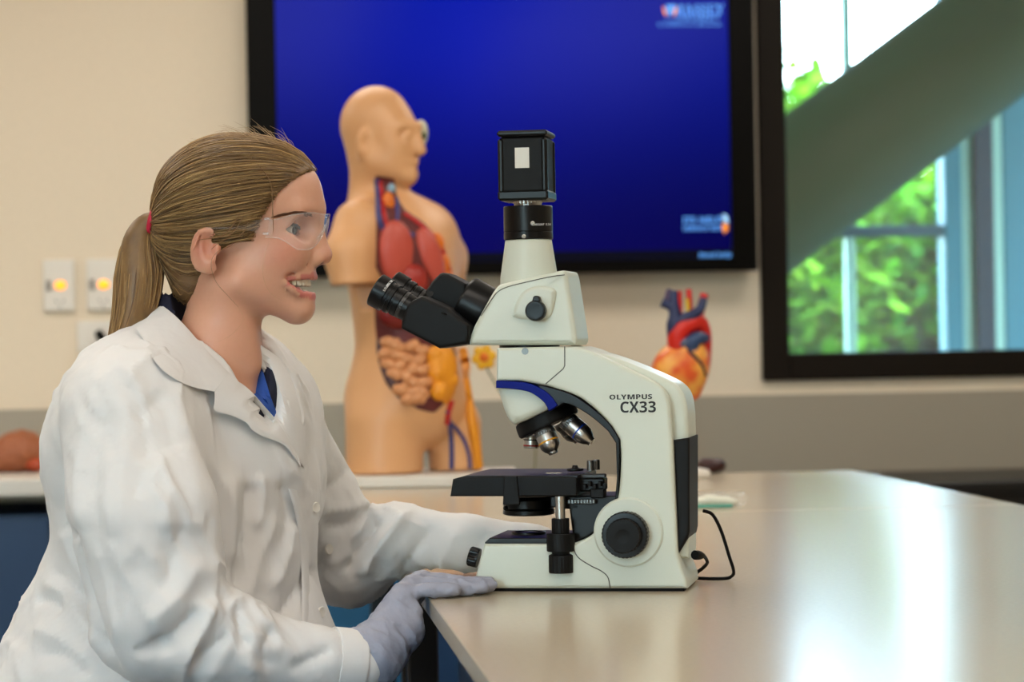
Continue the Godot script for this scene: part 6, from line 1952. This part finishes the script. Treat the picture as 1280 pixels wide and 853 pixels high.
func heart_model() -> void:
	var base := Vector3(0.9023, 0.9, -5.2984)
	var o := thing("heart_model", "large orange red heart model with blue and red vessels on a stand", "anatomical model", base)
	var n := FastNoiseLite.new()
	n.seed = 6
	n.frequency = 22.0
	n.fractal_octaves = 2
	var at := Vector3(0.9021, 1.1286, -5.2344) - base
	var k := 5.3 / 3200.0
	var s := Solid.new()
	s.egg(at, Vector3(33, 38, 27) * k, 0.02, false, Basis(Vector3.BACK, -0.25))
	s.egg(at + Vector3(-14, -4, 6) * k, Vector3(24, 28, 22) * k, 0.02)
	s.egg(at + Vector3(12, 14, 4) * k, Vector3(20, 26, 20) * k, 0.02)
	s.limb(at + Vector3(8, -8, 0) * k, at + Vector3(14, -30, 2) * k, 20 * k, 8 * k, 0.02)
	var tint := func(p: Vector3, _nn: Vector3) -> Color:
		var g := n.get_noise_3dv(p)
		return Color(0.72, 0.10, 0.02).lerp(Color(0.86, 0.40, 0.07), clampf(0.5 + g * 1.4, 0.0, 1.0))
	var m := sm(Color.WHITE, 0.35)
	m.vertex_color_use_as_albedo = true
	obj("ventricles", s.mesh(at - Vector3.ONE * 0.1, at + Vector3.ONE * 0.1, 0.0055, null, tint), m, o)
	var red := sm(Color(0.80, 0.12, 0.06), 0.35)
	var blue := sm(Color(0.09, 0.16, 0.34), 0.35)
	var v := func(x: float, y: float, z: float) -> Vector3: return at + Vector3(x - 852, 462 - y, z) * k
	obj("aorta", tube(spline(PackedVector3Array([v.call(848, 438, 8), v.call(846, 420, 10), v.call(856, 408, 10), v.call(872, 404, 4), v.call(881, 418, -4), v.call(882, 450, -8), v.call(880, 470, -10)]), 5), [13 * k, 13 * k, 12 * k, 11 * k, 9 * k, 7 * k], 16), red, o)
	obj("pulmonary_trunk", tube(spline(PackedVector3Array([v.call(862, 440, 14), v.call(863, 428, 18), v.call(872, 423, 16), v.call(882, 424, 6)]), 5), [10 * k, 10 * k, 8 * k, 6 * k], 14), sm(Color(0.16, 0.26, 0.42), 0.35), o)
	obj("pulmonary_branch", tube(spline(PackedVector3Array([v.call(864, 428, 18), v.call(852, 429, 18), v.call(842, 434, 12)]), 4), [7 * k, 5 * k], 12), sm(Color(0.30, 0.36, 0.48), 0.35), o)
	obj("vena_cava", tube(spline(PackedVector3Array([v.call(842, 424, 8), v.call(841, 408, 10), v.call(843, 396, 10), v.call(842, 380, 8), v.call(843, 364, 6)]), 4), [9 * k, 9 * k, 7 * k, 5 * k], 14), blue, o)
	obj("brachial_vein", tube(spline(PackedVector3Array([v.call(845, 402, 12), v.call(860, 396, 14), v.call(874, 388, 12), v.call(880, 374, 8)]), 4), [7 * k, 7 * k, 6 * k, 5 * k], 12), blue, o)
	obj("vein_stub", tube(PackedVector3Array([v.call(842, 388, 9), v.call(834, 381, 9), v.call(827, 378, 8)]), [5 * k, 6 * k], 12), blue, o)
	obj("vein_stub", tube(PackedVector3Array([v.call(838, 384, 2), v.call(836, 372, 0), v.call(839, 362, -2)]), [5 * k, 4 * k], 12), sm(Color(0.30, 0.22, 0.36), 0.4), o)
	for e in [[848, 402, 849, 364, 5.0], [863, 398, 862, 362, 4.0], [874, 396, 882, 368, 5.5]]:
		obj("arch_branch", tube(PackedVector3Array([v.call(e[0], e[1], 4), v.call((e[0] + e[2]) / 2.0, (e[1] + e[3]) / 2.0, 5), v.call(e[2], e[3], 4)]), [e[4] * k * 1.1, e[4] * k * 0.9], 12), red, o)
	obj("nerve", tube(spline(PackedVector3Array([v.call(857, 404, 12), v.call(859, 390, 14), v.call(858, 374, 12)]), 4), [2.5 * k], 8), sm(Color(0.85, 0.70, 0.12), 0.4), o)
	obj("coronary_vein", tube(spline(PackedVector3Array([v.call(856, 437, 26), v.call(864, 446, 27), v.call(873, 456, 24), v.call(879, 470, 16)]), 4), [2.2 * k], 8), sm(Color(0.24, 0.18, 0.22), 0.4), o)
	obj("fat_lobe", ball(v.call(858, 444, 20), Vector3(9, 7, 6) * k, Basis.IDENTITY, 14), sm(Color(0.86, 0.56, 0.06), 0.4), o)
	obj("rod", tube(PackedVector3Array([Vector3(0, 0.01, 0), at - Vector3(0, 0.03, 0)]), [0.005], 10), M.steel, o)
	obj("stand_foot", box(Vector3(0.12, 0.018, 0.10), 0.004, Vector3(0, 0.0095, 0)), M.white_plastic, o)
